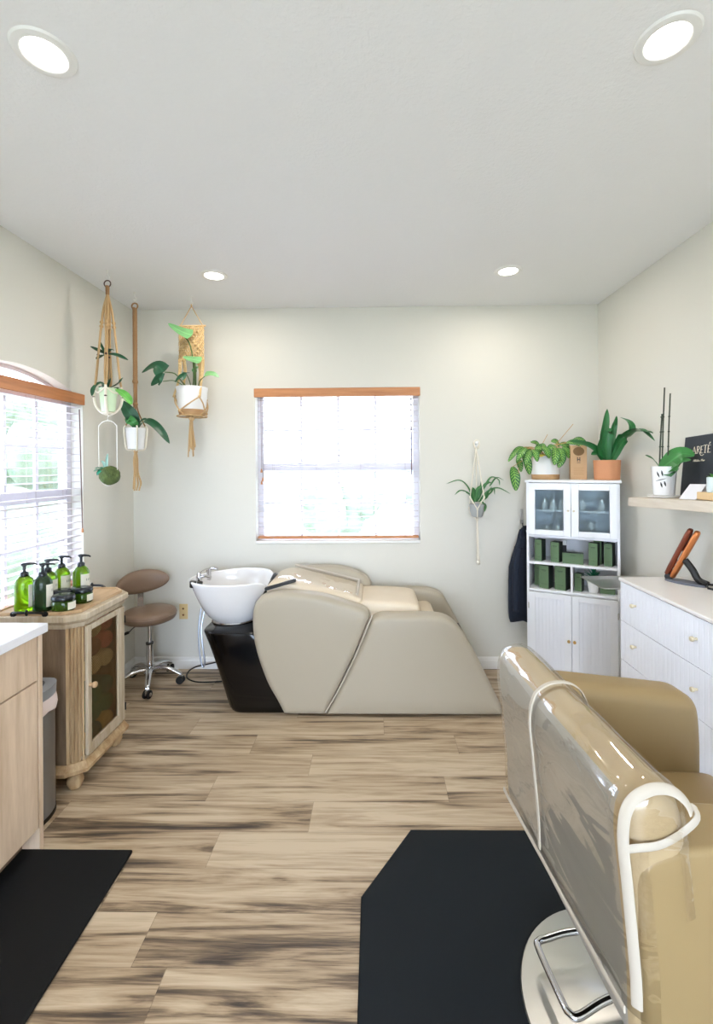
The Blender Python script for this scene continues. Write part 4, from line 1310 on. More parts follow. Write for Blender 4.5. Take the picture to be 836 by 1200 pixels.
# steel tray on a stand between cabinet and dresser
t = thing('tray_stand', 'steel tray on a pole stand in the gap between tall cabinet and dresser', 'tray stand', (1.44, 2.60, 0))
bm = B()
L = []
TX0, TX1, TY0, TY1 = 1.225, 1.62, 2.475, 2.75
def rrect(x0, x1, y0, y1, r, z):
    out = []
    for cxx, cyy, a0 in ((x1 - r, y1 - r, 0), (x0 + r, y1 - r, 90), (x0 + r, y0 + r, 180), (x1 - r, y0 + r, 270)):
        for i in range(5):
            a = radians(a0 + 22.5 * i); out.append(V((cxx + r * cos(a), cyy + r * sin(a), z)))
    return out
L = [rrect(TX0 + .035, TX1 - .035, TY0 + .035, TY1 - .035, .02, .850), rrect(TX0 + .012, TX1 - .012, TY0 + .012, TY1 - .012, .02, .857), rrect(TX0, TX1, TY0, TY1, .02, .862), rrect(TX0, TX1, TY0, TY1, .02, .866),
     rrect(TX0 + .014, TX1 - .014, TY0 + .014, TY1 - .014, .02, .862), rrect(TX0 + .038, TX1 - .038, TY0 + .038, TY1 - .038, .02, .853)]
rings(bm, L); obj('tray', bm, M['steel'], t, angle=30)
bm = B(); cyl(bm, (1.47, 2.56, .03), (1.47, 2.56, .850), .012); obj('pole', bm, M['chrome'], t)
bm = B(); lathe(bm, [(.11, 0), (.11, .012), (.04, .03), (.014, .035)], (1.47, 2.56, 0), 32); obj('stand_base', bm, M['steel'], t)

# ================================================================== jacket
def jacket():
    t = thing('navy_jacket', 'dark navy jacket hanging on the back wall beside the tall white cabinet', 'jacket', (1.07, 3.38, .40))
    bm = B()
    sec = [(.385, 1.075, .072, .045), (.43, 1.072, .074, .045), (.55, 1.070, .075, .046), (.68, 1.070, .072, .046), (.78, 1.072, .068, .045), (.88, 1.085, .052, .042), (.96, 1.098, .036, .036), (1.02, 1.106, .030, .030), (1.055, 1.108, .022, .024)]
    n = 28; L = []
    for z, xc, rx, ry in sec:
        L.append([V((xc - .012 + rx * cos(a) * (1 + .07 * sin(5 * a + z * 4)), 3.392 + ry * sin(a) * (1 + .10 * sin(6 * a + z * 3)), z + .010 * sin(3 * a) * (1 if z < .5 else 0))) for a in [2 * pi * i / n for i in range(n)]])
    rings(bm, L); o = obj('jacket_body', bm, M['navy'], t, angle=180)
    bm = B(); tube(bm, [(1.055, 3.36, .93), (1.03, 3.335, .80), (1.02, 3.325, .62), (1.022, 3.325, .47)], lambda q: .030 - .008 * q, 12); obj('sleeve', bm, M['navy'], t, angle=180)
    bm = B(); tube(bm, [(1.085, 3.36, 1.00), (1.075, 3.345, 1.045), (1.10, 3.345, 1.075), (1.135, 3.375, 1.06)], .016, 10); obj('collar', bm, M['navy'], t, angle=180)
    bm = B(); tube(bm, [(1.108, 3.40, 1.05), (1.106, 3.42, 1.09), (1.108, 3.425, 1.12)], .004, 8); obj('hanger_loop', bm, M['navy'], t)
    h = thing('wall_hook', 'small grey wall hook above the navy jacket', 'hook', (1.108, YB, 1.12))
    bm = B(); box(bm, 1.096, 1.120, YB - .006, YB - .0002, 1.09, 1.20); obj('hook_plate', bm, M['steel'], h, bevel=.003)
    bm = B(); tube(bm, [(1.108, YB - .004, 1.115), (1.108, YB - .03, 1.105), (1.108, YB - .038, 1.125)], .0045, 8); obj('hook_arm', bm, M['steel'], h)
jacket()

# ================================================================== dresser
def dresser():
    t = thing('dresser', 'white fluted dresser with small gold knobs along the right wall', 'dresser', (1.49, 1.7, 0))
    xf, y0, y1, zt = 1.300, .975, 2.435, .935
    bm = B(); box(bm, xf - .006, XR - .003, y0 - .008, y1 + .006, zt - .018, zt); obj('dresser_top', bm, M['dresser_top'], t, bevel=.005, seg=3)
    bm = B(); box(bm, xf + .014, XR - .003, y0, y1, .03, zt - .0185); obj('carcass', bm, M['white'], t, bevel=.002)
    bm = B(); box(bm, xf + .04, XR - .01, y0 + .02, y1 - .02, 0, .03); obj('plinth', bm, M['white'], t)
    rows = [(.713, .914), (.508, .710), (.303, .505), (.060, .300)]
    hw = (y1 - y0) / 2
    for ci in range(2):
        ya = y1 - ci * hw - .003; yb = ya - hw + .006
        for (z0, z1) in rows:
            # ribbed panel is built facing -y, turn it to face -x
            bm = B(); ribbed(bm, 0, ya - yb, z0, z1, 0, .0285, .0016, .010, .014)
            bm.transform(Matrix.Translation(V((xf, ya, 0))) @ Matrix.Rotation(radians(-90), 4, 'Z'))
            d = obj('drawer', bm, M['white_flute'], t, smooth=False)
            for q in (.140, .570):
                y = ya - q * (1 if ci == 0 else 1)
                bm = B(); knob_y(bm, 0, 0, (z0 + z1) / 2 + .012, .010, .026)
                bm.transform(Matrix.Translation(V((xf, y, 0))) @ Matrix.Rotation(radians(-90), 4, 'Z'))
                obj('knob', bm, M['brass_dull'], d)
dresser()

# flat iron on its stand
def flat_iron():
    z = .935
    st = thing('iron_stand', 'grey charging stand with black strut on the dresser, holding the copper hair iron', 'stand', (1.55, 2.27, z))
    b0 = at(786, 679, 2.30); b0.z = z
    # layout along the wall direction (towards the camera is -y), iron leans towards the wall
    base = V((1.512, 2.362, z))
    ax = V((.55, -.83, 0)).normalized(); sd = V((ax.y, -ax.x, 0))
    bm = B()
    L = []
    for zz, k in ((.0005, 1.0), (.008, 1.0), (.012, .93)):
        ring = []
        for i in range(32):
            a = 2 * pi * i / 32
            ring.append(base + ax * (.075 + .095 * k * cos(a)) + sd * (.038 * k * sin(a)) + V((0, 0, zz)))
        L.append(ring)
    rings(bm, L); obj('stand_base', bm, M['greystand'], st)
    top = base + ax * .085 + V((0, 0, .125))
    bm = B()
    tube(bm, [base + ax * .17 + V((0, 0, .014)), base + ax * .13 + V((0, 0, .03)), base + ax * .105 + V((0, 0, .075)), base + ax * .072 + V((0, 0, .118))], .017, 8)
    obx = [v for v in bm.verts]
    obj('strut', bm, M['black'], st)
    bm = B(); tube(bm, [base + ax * .15 + V((0, 0, .014)), base + ax * .20 + V((0, 0, .018)) , base + ax * .235 + V((0, 0, .012)), base + ax * .225 + sd * .03 + V((0, 0, .005)), base + ax * .18 + sd * .03 + V((0, 0, .005))], .0055, 8)
    obj('cable', bm, M['black'], st)
    ir = thing('hair_iron', 'copper hair straightener leaning upright in the grey stand on the dresser', 'hair straightener', base + V((0, 0, .014)))
    d = (ax * .48 + V((0, 0, 1))).normalized()
    nrm = (V((0, 0, 1)) - d * d.z).normalized()     # faces up-left
    o = base + ax * .012 + V((0, 0, .020))
    sdn = d.cross(nrm).normalized()
    def arm(off, tilt, m, name, L0, L1):
        dd = (d + nrm * tilt).normalized(); nn = (nrm - dd * nrm.dot(dd)).normalized()
        bm = B(); L = []
        for s, w, h in ((L0, .013, .008), (L0 + .006, .019, .013), (L0 + .05, .020, .0145), (L1 - .03, .020, .014), (L1 - .006, .018, .012), (L1, .013, .008)):
            L.append([o + dd * s + nn * (off + h * sin(q)) + sdn * (w * cos(q)) for q in [2 * pi * i / 16 for i in range(16)]])
        rings(bm, L); return obj(name, bm, m, ir, angle=60), dd, nn
    a1, dd, nn = arm(0, 0, M['copper'], 'lower_arm', 0, .275)
    a2, dd2, nn2 = arm(.025, .025, M['copper_dark'], 'upper_arm', 0, .270)
    bm = B(); obox(bm, o + dd2 * .205 + nn2 * .016, dd2, sdn, nn2, .09, .024, .006); obj('plate', bm, M['bead'], a2, bevel=.001)
    bm = B()
    for s in (.05, .075, .10): obox(bm, o + dd * s + sdn * .0148 + nn * .006, dd, nn, sdn, .014, .008, .003)
    obox(bm, o + dd * .125 + nn * .016, dd, sdn, nn, .05, .020, .010)
    obj('control_buttons', bm, M['steel'], a1, bevel=.001)
    bm = B(); cyl(bm, o - dd * .004 + nn * .012 - sdn * .016, o - dd * .004 + nn * .012 + sdn * .016, .017); obj('hinge_cap', bm, M['black'], ir, bevel=.003)
flat_iron()

# ================================================================== wall shelf and what stands on it
SHELF_RISE = .042      # the shelf is not quite level: it rises towards the room's front
bm = B(); box(bm, 1.452, XR - .001, .9, 2.628, 1.295, 1.345)
for v_ in bm.verts: v_.co.z += (2.628 - v_.co.y) * SHELF_RISE
def shelf_z(y): return 1.3455 + (2.628 - y) * SHELF_RISE
tag(obj('wall_shelf', bm, M['shelfwood'], bevel=.0015), 'pale wood floating shelf on the right wall above the dresser', 'shelf')
SZ = 1.3455
def potted(name, label, p, group=None):
    return thing(name, label, 'plant', p, 0, group)
def orchid_pot():
    p = V((1.553, 2.465, shelf_z(2.40)))
    t = potted('potted_orchid', 'bare stemmed orchid in white pot with black leaf mark on the wall shelf', p)
    bm = B(); lathe(bm, [(.060, 0), (.075, .002), (.078, .010), (.072, .012), (.05, .008)], p, 40); obj('saucer', bm, M['potwhite'], t)
    q = p + V((0, 0, .011))
    bm = B(); lathe(bm, [(.046, 0), (.050, .004), (.060, .150), (.060, .155), (.055, .155), (.053, .135)], q, 40, cap1=False); obj('pot', bm, M['ceramic'], t)
    bm = B(); lathe(bm, [(.0545, .136), (.001, .142)], q, 24, cap0=False); obj('soil', bm, M['moss'], t)
    # painted leaf mark on the pot face towards the room
    bm = B()
    ca = math.atan2(-p.y, -p.x) - .25
    def dab(a0, z0, a1, z1, w):
        pts = []
        for i in range(7):
            s = i / 6; a = ca + a0 + (a1 - a0) * s; zz = z0 + (z1 - z0) * s
            r = .0502 + (.0603 - .0502) * zz / .155
            pts.append(q + V((r * cos(a), r * sin(a), zz)))
        tube(bm, pts, lambda u: w * (.25 + .75 * sin(pi * u)), 6, 1, smooth=False)
    dab(-.45, .078, .45, .092, .0022); dab(-.12, .098, -.30, .128, .004); dab(.16, .104, .08, .134, .004); dab(-.02, .072, .10, .044, .004); dab(.28, .078, .40, .05, .004)
    obj('leaf_mark', bm, M['inkdark'], t)
    base = q + V((0, 0, .138))
    bm = B()
    def P3(px, py, dx=0): return at(px, py, 2.425 + dx)
    for pts, w, dy, up in (([(774, 550), (786, 541), (800, 532), (814, 534)], .105, -.10, (-.2, -.65, .75)), ([(776, 551), (788, 548), (800, 542), (809, 540)], .070, -.16, (-.2, -.8, .6)),
                       ([(776, 552), (783, 555), (790, 556), (796, 550)], .060, -.14, (-.2, -.85, .5)), ([(773, 548), (766, 539), (757, 534)], .045, -.06, (.1, -.6, .8)), ([(775, 549), (781, 540), (786, 535)], .05, .05, (0, -.7, .7))):
        n = len(pts); blade(bm, [at(x, y, p.y + dy * i / (n - 1)) for i, (x, y) in enumerate(pts)], w, up=up, shape=oval, fold=.2, k=6)
    obj('foliage', bm, M['leaf_mid'], t, angle=180)
    for (dx, dy, h, r) in ((-.004, .01, .44, .0035), (.012, -.012, .405, .0035), (-.012, .02, .30, .004)):
        bm = B(); tube(bm, [base + V((dx, dy, -.02)), base + V((dx + .005, dy - .004, h * .5)), base + V((dx + .012, dy - .008, h))], r, 8)
        for zz in (.12, .2, .28):
            if zz < h: cyl(bm, base + V((dx + .012 * zz / h, dy - .006 * zz / h, zz)), base + V((dx + .012 * zz / h, dy - .006 * zz / h, zz + .006)), r * 1.5, n=8)
        obj('flower_stem', bm, M['stem_dark'], t)
orchid_pot()

def sign_board():
    t = thing('sign_board', 'dark slate board with pale gold lettering leaning on the right wall above the shelf', 'sign', (1.65, 2.25, shelf_z(2.25)))
    y0, y1, H = 1.96, 2.478, .325
    lean = .032
    xb = 1.645
    o = V((xb, y1, shelf_z(y1) + .0005)); ud = V((0, -1, SHELF_RISE)).normalized(); vd = V((lean, 0, H)).normalized(); n = ud.cross(vd).normalized(); n = n if n.x < 0 else -n
    bm = B(); c = o + ud * ((y1 - y0) / 2) + vd * (H / 2) - n * .006
    obox(bm, c, ud, vd, n, y1 - y0, H, .012); bd = obj('board', bm, M['board'], t, bevel=.001)
    bm = B()
    k0 = [0]
    def stroke(a, b, w0, w1=None):
        w1 = w0 if w1 is None else w1
        k0[0] += 1
        e = .0006 + .00002 * k0[0]
        pa, pb = o + ud * a[0] + vd * a[1] + n * e, o + ud * b[0] + vd * b[1] + n * e
        d = (pb - pa).normalized(); s = n.cross(d)
        vs = [bm.verts.new(q) for q in (pa + s * w0 / 2, pb + s * w1 / 2, pb - s * w1 / 2, pa - s * w0 / 2)]
        vs2 = [bm.verts.new(v.co - n * e) for v in vs]
        bm.faces.new(vs)
        for i in range(4): bm.faces.new((vs[i], vs[(i + 1) % 4], vs2[(i + 1) % 4], vs2[i]))
    def poly(pts, w):
        for a, b in zip(pts, pts[1:]): stroke(a, b, w)
    X0, Z0, h = .066, .232, .036
    thin, thick = .0020, .0046
    # A
    stroke((X0, Z0), (X0 + .012, Z0 + h), thin); stroke((X0 + .012, Z0 + h), (X0 + .026, Z0), thick); stroke((X0 + .005, Z0 + h * .36), (X0 + .020, Z0 + h * .36), thin)
    stroke((X0 - .004, Z0), (X0 + .005, Z0), thin); stroke((X0 + .020, Z0), (X0 + .030, Z0), thin)
    # R with long tail
    xr = X0 + .035
    stroke((xr, Z0), (xr, Z0 + h), thick); stroke((xr - .005, Z0), (xr + .005, Z0), thin); stroke((xr - .005, Z0 + h), (xr + .004, Z0 + h), thin)
    poly([(xr, Z0 + h), (xr + .010, Z0 + h * .98), (xr + .016, Z0 + h * .8), (xr + .014, Z0 + h * .6), (xr, Z0 + h * .5)], .0030)
    poly([(xr + .006, Z0 + h * .5), (xr + .018, Z0 + h * .05), (xr + .028, Z0 - h * .30), (xr + .040, Z0 - h * .36), (xr + .050, Z0 - h * .22)], .0028)
    # E
    xe = X0 + .062
    stroke((xe, Z0), (xe, Z0 + h), thick)
    for zz, L in ((0, .015), (.5, .011), (1.0, .015)): stroke((xe - .004, Z0 + h * zz), (xe + L, Z0 + h * zz), thin)
    # T
    xt = X0 + .092
    stroke((xt, Z0), (xt, Z0 + h * 1.08), thick); stroke((xt - .013, Z0 + h * 1.08), (xt + .013, Z0 + h * 1.08), thin * 1.2); stroke((xt - .006, Z0), (xt + .006, Z0), thin)
    # E with accent
    xe = X0 + .112
    stroke((xe, Z0), (xe, Z0 + h), thick)
    for zz, L in ((0, .018), (.5, .011), (1.0, .016)): stroke((xe - .004, Z0 + h * zz), (xe + L, Z0 + h * zz), thin)
    stroke((xe + .004, Z0 + h * 1.16), (xe + .012, Z0 + h * 1.42), .0022, .0040)
    obj('lettering', bm, M['gold'], bd, smooth=False)
    bm = B()
    # small script line under the name
    zs = .190; xs = X0 + .012
    def scr(pts):
        for a, b in zip(pts, pts[1:]): stroke((xs + a[0], zs + a[1]), (xs + b[0], zs + b[1]), .0016)
    def hh(x): scr([(x, 0), (x + .002, .008), (x + .004, .011), (x + .003, 0), (x + .005, .005), (x + .0075, 0)])
    scr([(0, 0), (.004, .007), (.008, .011), (.009, 0)]); scr([(.002, .004), (.009, .004)])
    for x in (.011, .018, .031): hh(x)
    scr([(.026, .003), (.029, .005), (.028, 0), (.031, 0)])
    scr([(.039, .0), (.041, .005), (.044, 0), (.046, .005), (.049, 0)])
    scr([(.058, 0), (.061, .011)]); scr([(.066, 0), (.069, .011)]); scr([(.059, .005), (.068, .006)])
    scr([(.071, .004), (.074, .005), (.073, 0), (.076, 0), (.078, .005), (.079, 0), (.082, .005), (.085, .004)])
    obj('script_lettering', bm, M['gold'], bd, smooth=False)
sign_board()
t = thing('white_pamphlet', 'folded white card propped open on the shelf in front of the dark sign', 'card', (1.53, 2.2, SZ))
bm = B()
for s in (1,):
    a = [V((1.484, 2.24, shelf_z(2.24) + .001)), V((1.478, 2.115, shelf_z(2.115) + .001)), V((1.571, 2.175, SZ + .090)), V((1.577, 2.297, SZ + .086))]
    n = (a[1] - a[0]).cross(a[3] - a[0]).normalized() * .002
    vs = [bm.verts.new(q) for q in a] + [bm.verts.new(q + n) for q in a]
    for f in ((0, 1, 2, 3), (4, 5, 6, 7), (0, 1, 5, 4), (1, 2, 6, 5), (2, 3, 7, 6), (3, 0, 4, 7)): bm.faces.new([vs[i] for i in f])
obj('front_leaf', bm, M['paper'], t, smooth=False)
bm = B()
a = [V((1.618, 2.30, shelf_z(2.3) + .001)), V((1.612, 2.18, shelf_z(2.18) + .001)), V((1.573, 2.176, SZ + .090)), V((1.579, 2.298, SZ + .086))]
n = (a[1] - a[0]).cross(a[3] - a[0]).normalized() * .002
vs = [bm.verts.new(q) for q in a] + [bm.verts.new(q + n) for q in a]
for f in ((0, 1, 2, 3), (4, 5, 6, 7), (0, 1, 5, 4), (1, 2, 6, 5), (2, 3, 7, 6), (3, 0, 4, 7)): bm.faces.new([vs[i] for i in f])
obj('rear_leaf', bm, M['paper'], t, smooth=False)
bm = B(); box(bm, 1.468, 1.535, 1.92, 2.098, shelf_z(1.98), shelf_z(1.98) + .034)
tag(obj('wooden_block', bm, M['blockwood'], bevel=.004), 'pale maple block at the right edge of the shelf', 'block')
t = thing('candle_tin', 'small pale tin with green top standing on the maple block', 'tin', (1.50, 2.035, shelf_z(1.98) + .0345))
bm = B(); lathe(bm, [(.024, 0), (.026, .002), (.026, .066), (.023, .068), (.022, .06)], (1.50, 2.035, shelf_z(1.98) + .0345), 28); obj('tin_body', bm, mat('pale_blue_tin', (214, 228, 228), .3), t)
bm = B()
for i in range(14):
    a = i * 2.4; blade(bm, arc_pts((1.50, 2.035, shelf_z(1.98) + .095), a, radians(20 + 10 * (i % 5)), .03, .4, 3), .012, fold=.3, k=2)
obj('foliage', bm, M['leaf_bright'], t, angle=180)

# ================================================================== plants on the tall cabinet
CT = 1.4305
def maranta():
    p = cw(.113, .118, CT)
    Y = p.y
    t = potted('potted_prayer_plant', 'patterned prayer plant trailing from white pot with wooden base on the tall cabinet', p)
    bm = B(); lathe(bm, [(.092, .036), (.094, .038), (.0935, .10), (.080, .158), (.076, .166), (.070, .166), (.068, .15)], p, 40, cap1=False); obj('pot', bm, M['potwhite'], t)
    bm = B(); lathe(bm, [(.086, 0), (.092, .003), (.094, .036), (.05, .037)], p, 40); obj('wood_base', bm, M['potwood'], t)
    bm = B(); lathe(bm, [(.069, .150), (.001, .156)], p, 24, cap0=False); obj('soil', bm, M['soil'], t)
    c = p + V((0, 0, .16))
    bm = B(); bs = B()
    # (tip px, tip py, root px, root py, width m, depth offset)
    L = [(596, 541, 609, 527, .035, -.02), (599, 536, 614, 524, .045, .03), (606, 540, 617, 525, .05, -.06), (621, 556, 614, 533, .062, -.07), (605, 575, 601, 547, .075, .0), (611, 553, 606, 538, .05, .04),
         (626, 535, 611, 526, .055, .05), (632, 520, 630, 535, .05, -.02), (627, 526, 640, 530, .055, -.05), (640, 531, 652, 523, .05, -.06), (650, 545, 651, 525, .058, -.11), (660, 541, 654, 525, .055, -.10),
         (655, 548, 660, 532, .06, -.07), (667, 537, 660, 524, .055, -.03), (684, 524, 664, 519, .06, -.05), (688, 519, 670, 517, .05, .0), (646, 517, 656, 524, .05, .04), (622, 518, 634, 526, .04, .05), (644, 537, 636, 524, .055, -.09),
         (616, 544, 622, 528, .05, -.08), (630, 541, 624, 527, .05, -.10), (668, 530, 656, 520, .06, .02), (641, 524, 631, 529, .06, .0)]
    for (tx, ty, rx, ry, w, dy) in L:
        a = at(rx, ry, Y + dy); b = at(tx, ty, Y + dy * 1.25 - .02)
        mid = (a + b) / 2 + V((0, -.012, .016))
        blade(bm, [a, mid, b], w, up=(0, -.75, .65), shape=oval, fold=.2, k=6)
        tube(bs, [c + V((random.uniform(-.03, .03), random.uniform(-.03, .03), -.005)), (c + a) / 2 + V((0, 0, .03)), a], .0022, 6, 4)
    for (tx, ty, rx, ry, dy) in ((672, 497, 650, 523, .0), (642, 509, 634, 524, 0.02), (608, 571, 608, 548, -.02)):
        tube(bs, [at(rx, ry, Y + dy), at(tx, ty, Y + dy)], .0022, 6, 2)
    obj('foliage', bm, M['leaf_maranta'], t, angle=180)
    obj('stem', bs, M['stick'], t)
    bm = B(); lathe(bm, [(.03, .0), (.038, .012), (.02, .02)], c + V((-.045, -.035, .0)), 14); obj('foil_tag', bm, M['yellow'], t)
maranta()
def kraft():
    p = cw(.322, .15, CT)
    t = thing('kraft_box', 'tall brown kraft card box between the two plants on the tall cabinet', 'box', p, CROT + radians(14))
    w, d, h = .105, .05, .236
    bm = B(); box(bm, -w / 2, w / 2, -d / 2, d / 2, 0, h)
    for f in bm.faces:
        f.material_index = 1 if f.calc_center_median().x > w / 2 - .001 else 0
    lobj('carton', bm, [M['kraft'], M['kraft_dark']], t, bevel=.001, smooth=False)
    bm = B(); yb = -d / 2 - .0006; y1 = -d / 2 + .0003
    for xx in (-.010, .005): box(bm, xx, xx + .005, yb, y1, .125, .155)
    box(bm, -.010, .010, yb - .0001, y1, .137, .142); box(bm, -.012, .012, yb, y1, .115, .118)
    lobj('printed_mark', bm, M['inkdark'], t, smooth=False)
    bm = B()
    for i in range(5): box(bm, -.032, .032 - .008 * (i % 2), yb, y1, .080 - i * .011, .083 - i * .011)
    lobj('printed_lines', bm, M['potwood'], t, smooth=False)
    bm = B(); rings(bm, [[V((.036 * cos(a), -d / 2 - (.0007 if k else -.0003), .195 + .03 * sin(a))) for a in [2 * pi * i / 28 for i in range(28)]] for k in (0, 1)]); lobj('round_print', bm, M['kraft_dark'], t, smooth=False)
kraft()
def bromeliad():
    p = cw(.500, .105, CT); Y = p.y
    t = potted('potted_strap_leaf_plant', 'strap leaved green plant in plain terracotta pot on the right of the tall cabinet', p)
    bm = B(); lathe(bm, [(.074, 0), (.078, .004), (.083, .128), (.083, .132), (.077, .132), (.075, .115)], p, 40, cap1=False); obj('pot', bm, M['terracotta'], t)
    bm = B(); lathe(bm, [(.0765, .116), (.001, .122)], p, 24, cap0=False); obj('soil', bm, M['soil'], t)
    bm = B()
    L = [([(710, 541), (707, 518), (710, 497), (712, 479)], .05, .03), ([(716, 541), (717, 518), (720, 500), (723, 487)], .042, .05), ([(712, 541), (710, 522), (714, 507), (717, 505)], .068, -.05),
         ([(716, 541), (724, 522), (738, 507), (752, 504), (768, 517)], .05, -.03), ([(717, 541), (729, 520), (742, 507), (757, 506), (766, 508)], .045, .03), ([(718, 541), (728, 520), (740, 505), (738, 495), (727, 489)], .045, .0),
         ([(708, 541), (697, 527), (684, 520), (667, 517)], .05, -.04), ([(709, 541), (701, 528), (690, 521), (680, 519)], .045, .05), ([(707, 541), (702, 524), (703, 515)], .055, -.07), ([(718, 541), (722, 524), (729, 510), (732, 512)], .045, -.07),
         ([(713, 541), (700, 532), (693, 533)], .04, -.06), ([(713, 541), (722, 530), (729, 516)], .05, .06)]
    for pts, w, dy in L:
        n = len(pts)
        blade(bm, [at(x, y, min(Y + dy * (i / (n - 1)) + (-.01 if i == 0 else 0), 1.63 * 533 / (x - 439))) for i, (x, y) in enumerate(pts)], w, up=(0, -.8, .6), shape=strap, fold=.35, k=6)
    obj('foliage', bm, M['leaf_dark_green'] if 'leaf_dark_green' in M else M['leaf_mid2'], t, angle=180)
M['leaf_mid2'] = mat_leaf('leaf_strap', (30, 92, 46), vein=(70, 140, 70))
bromeliad()

# ================================================================== hanging planters
def ring_torus(bm, c, R0, r, axis='y', n=28):
    c = V(c)
    pts = []
    for i in range(n):
        a = 2 * pi * i / n
        pts.append(c + (V((R0 * cos(a), 0, R0 * sin(a))) if axis == 'y' else V((R0 * cos(a), R0 * sin(a), 0))))
    tube(bm, pts, r, 8, 1, True)
def knot(bm, p, r):
    lathe(bm, [(r * .5, -r), (r, -r * .4), (r, r * .4), (r * .5, r)], p, 10)
def ceiling_hook(p, parent):
    bm = B(); p = V(p)
    lathe(bm, [(.008, 0), (.008, -.004), (.003, -.006)], (p.x, p.y, HC), 12)
    tube(bm, [(p.x, p.y, HC), (p.x, p.y, HC - .03), (p.x + .012, p.y, HC - .045), (p.x, p.y, HC - .06), (p.x - .010, p.y, HC - .05)], .0025, 8)
    return obj('ceiling_hook', bm, M['trim'], parent)

def hanger_one():
    cxy = V((-1.622, 2.75, 0)); x, y = cxy.x, cxy.y
    t = thing('macrame_hanger', 'jute macrame hanger with dark beads and white rope cradle, nearest the arched window', 'plant hanger', (x, y, 2.74))
    ceiling_hook((x, y, HC), t)
    bm = B(); ring_torus(bm, (x, y, 2.658), .020, .0035); obj('metal_ring', bm, M['bead'], t)
    bm = B(); cyl(bm, (x, y, 2.59), (x, y, 2.645), .010, .012, 12); obj('rope_wrap', bm, M['jute_dark'], t)
    bm = B(); bc = B()
    for k in range(4):
        a = radians(20 + 90 * k); d = V((cos(a), sin(a), 0))
        for s in (-1, 1):
            sd = V((-sin(a), cos(a), 0)) * s * .006
            tube(bm, [V((x, y, 2.60)), V((x, y, 2.50)) + d * .022 + sd, V((x, y, 2.40)) + d * .034 + sd, V((x, y, 2.30)) + d * .044 + sd * .5, V((x, y, 2.10)) + d * .062 + sd, V((x, y, 2.02)) + d * .072], .0056, 6)
        knot(bm, V((x, y, 2.42)) + d * .032, .011); knot(bm, V((x, y, 2.395)) + d * .034, .011)
        tube(bc, [V((x, y, 2.03)) + d * .072, V((x, y, 1.96)) + d * .076, V((x, y, 1.91)) + d * .066, V((x, y, 1.875)) + d * .040, V((x, y, 1.858)) + d * .006], .0075, 8)
        a2 = a + radians(45); d2 = V((cos(a2), sin(a2), 0))
        for zz, rr_ in ((1.965, .077), (2.22, .052)):
            bb = B(); lathe(bb, [(.004, -.008), (.009, 0), (.004, .008)], V((x, y, zz)) + d * rr_, 10); obj('bead', bb, M['bead'], t)
    for k in range(4):
        a = radians(20 + 90 * k); b = radians(110 + 90 * k)
        for zz in (1.995,):
            m_ = V((cos((a + b) / 2), sin((a + b) / 2), 0))
            tube(bc, [V((x, y, 2.02)) + V((cos(a), sin(a), 0)) * .074, V((x, y, 1.985)) + m_ * .064, V((x, y, 2.02)) + V((cos(b), sin(b), 0)) * .074], .004, 6)
    ring_torus(bc, (x, y, 1.868), .028, .006, 'z')
    obj('jute_cord', bm, M['jute'], t, angle=180); obj('rope_cradle', bc, M['cotton'], t, angle=180)
    p = V((x, y, 1.868))
    pl = potted('hanging_orchid', 'leafy orchid in pale green pot cradled by the white rope hanger near the window', p)
    bm = B(); lathe(bm, [(.034, .008), (.037, .010), (.052, .145), (.053, .150), (.048, .150), (.045, .13)], p, 32, cap1=False); obj('pot', bm, M['potgreen'], pl)
    bm = B(); lathe(bm, [(.0465, .130), (.001, .136)], p, 20, cap0=False); obj('soil', bm, M['soil'], pl)
    Y = y
    bm = B(); br = B()
    for pts, w, dy, mm_ in (([(124, 455), (118, 449), (110, 455), (108, 464)], .035, -.06, 0), ([(128, 455), (136, 452), (142, 447), (143, 443)], .055, -.05, 0), ([(127, 455), (129, 449), (130, 443)], .055, -.04, 0),
                            ([(126, 455), (120, 452), (117, 456)], .04, .05, 0), ([(128, 456), (134, 457), (138, 454)], .05, .05, 0),
                            ([(124, 415), (116, 411), (106, 406)], .03, .0, 0), ([(124, 415), (136, 416), (150, 422)], .035, -.02, 0), ([(122, 416), (117, 419), (113, 421)], .04, -.03, 0), ([(125, 414), (121, 409), (116, 398)], .016, .0, 0), ([(126, 415), (130, 410), (134, 411)], .03, .03, 0), ([(122, 417), (124, 411), (128, 409)], .03, -.04, 0)):
        n = len(pts); blade(bm, [at(a, b, Y + dy * i / (n - 1)) for i, (a, b) in enumerate(pts)], w, up=(0, -.6, .8), shape=oval, fold=.25)
    blade(br, [at(136, 456, Y - .05), at(143, 460, Y - .09), at(150, 467, Y - .10), at(154, 474, Y - .10)], .05, up=(0, -.5, .85), shape=oval, fold=.2)
    obj('foliage', bm, M['leaf_dark'], pl, angle=180); obj('young_leaf', br, M['leaf_bright'], pl, angle=180)
    bm = B(); tube(bm, [at(126, 456, Y), at(124, 440, Y), at(123, 425, Y - .01), at(124, 414, Y)], .003, 6); tube(bm, [at(127, 456, Y), at(127, 435, Y), at(126, 415, Y)], .003, 6); obj('flower_stem', bm, M['stem_dark'], pl)
    # kokedama
    w = thing('wire_hoop_hanger', 'thin white wire arch hanging under the pale green pot, holding a moss ball', 'plant hanger', (x, y, 1.85))
    bx = x - .004; R0 = .056
    bm = B(); zt = 1.775
    arc = [V((bx + R0 * cos(a), y, zt + R0 * sin(a) * .85)) for a in [pi * i / 14 for i in range(15)]]
    tube(bm, [V((bx + R0, y, 1.50))] + arc + [V((bx - R0, y, 1.50))], .0018, 8, 2)
    tube(bm, [V((bx, y, zt + R0 * .85)), V((bx, y, 1.842)), V((bx + .006, y, 1.852)), V((bx, y, 1.858))], .0015, 6)
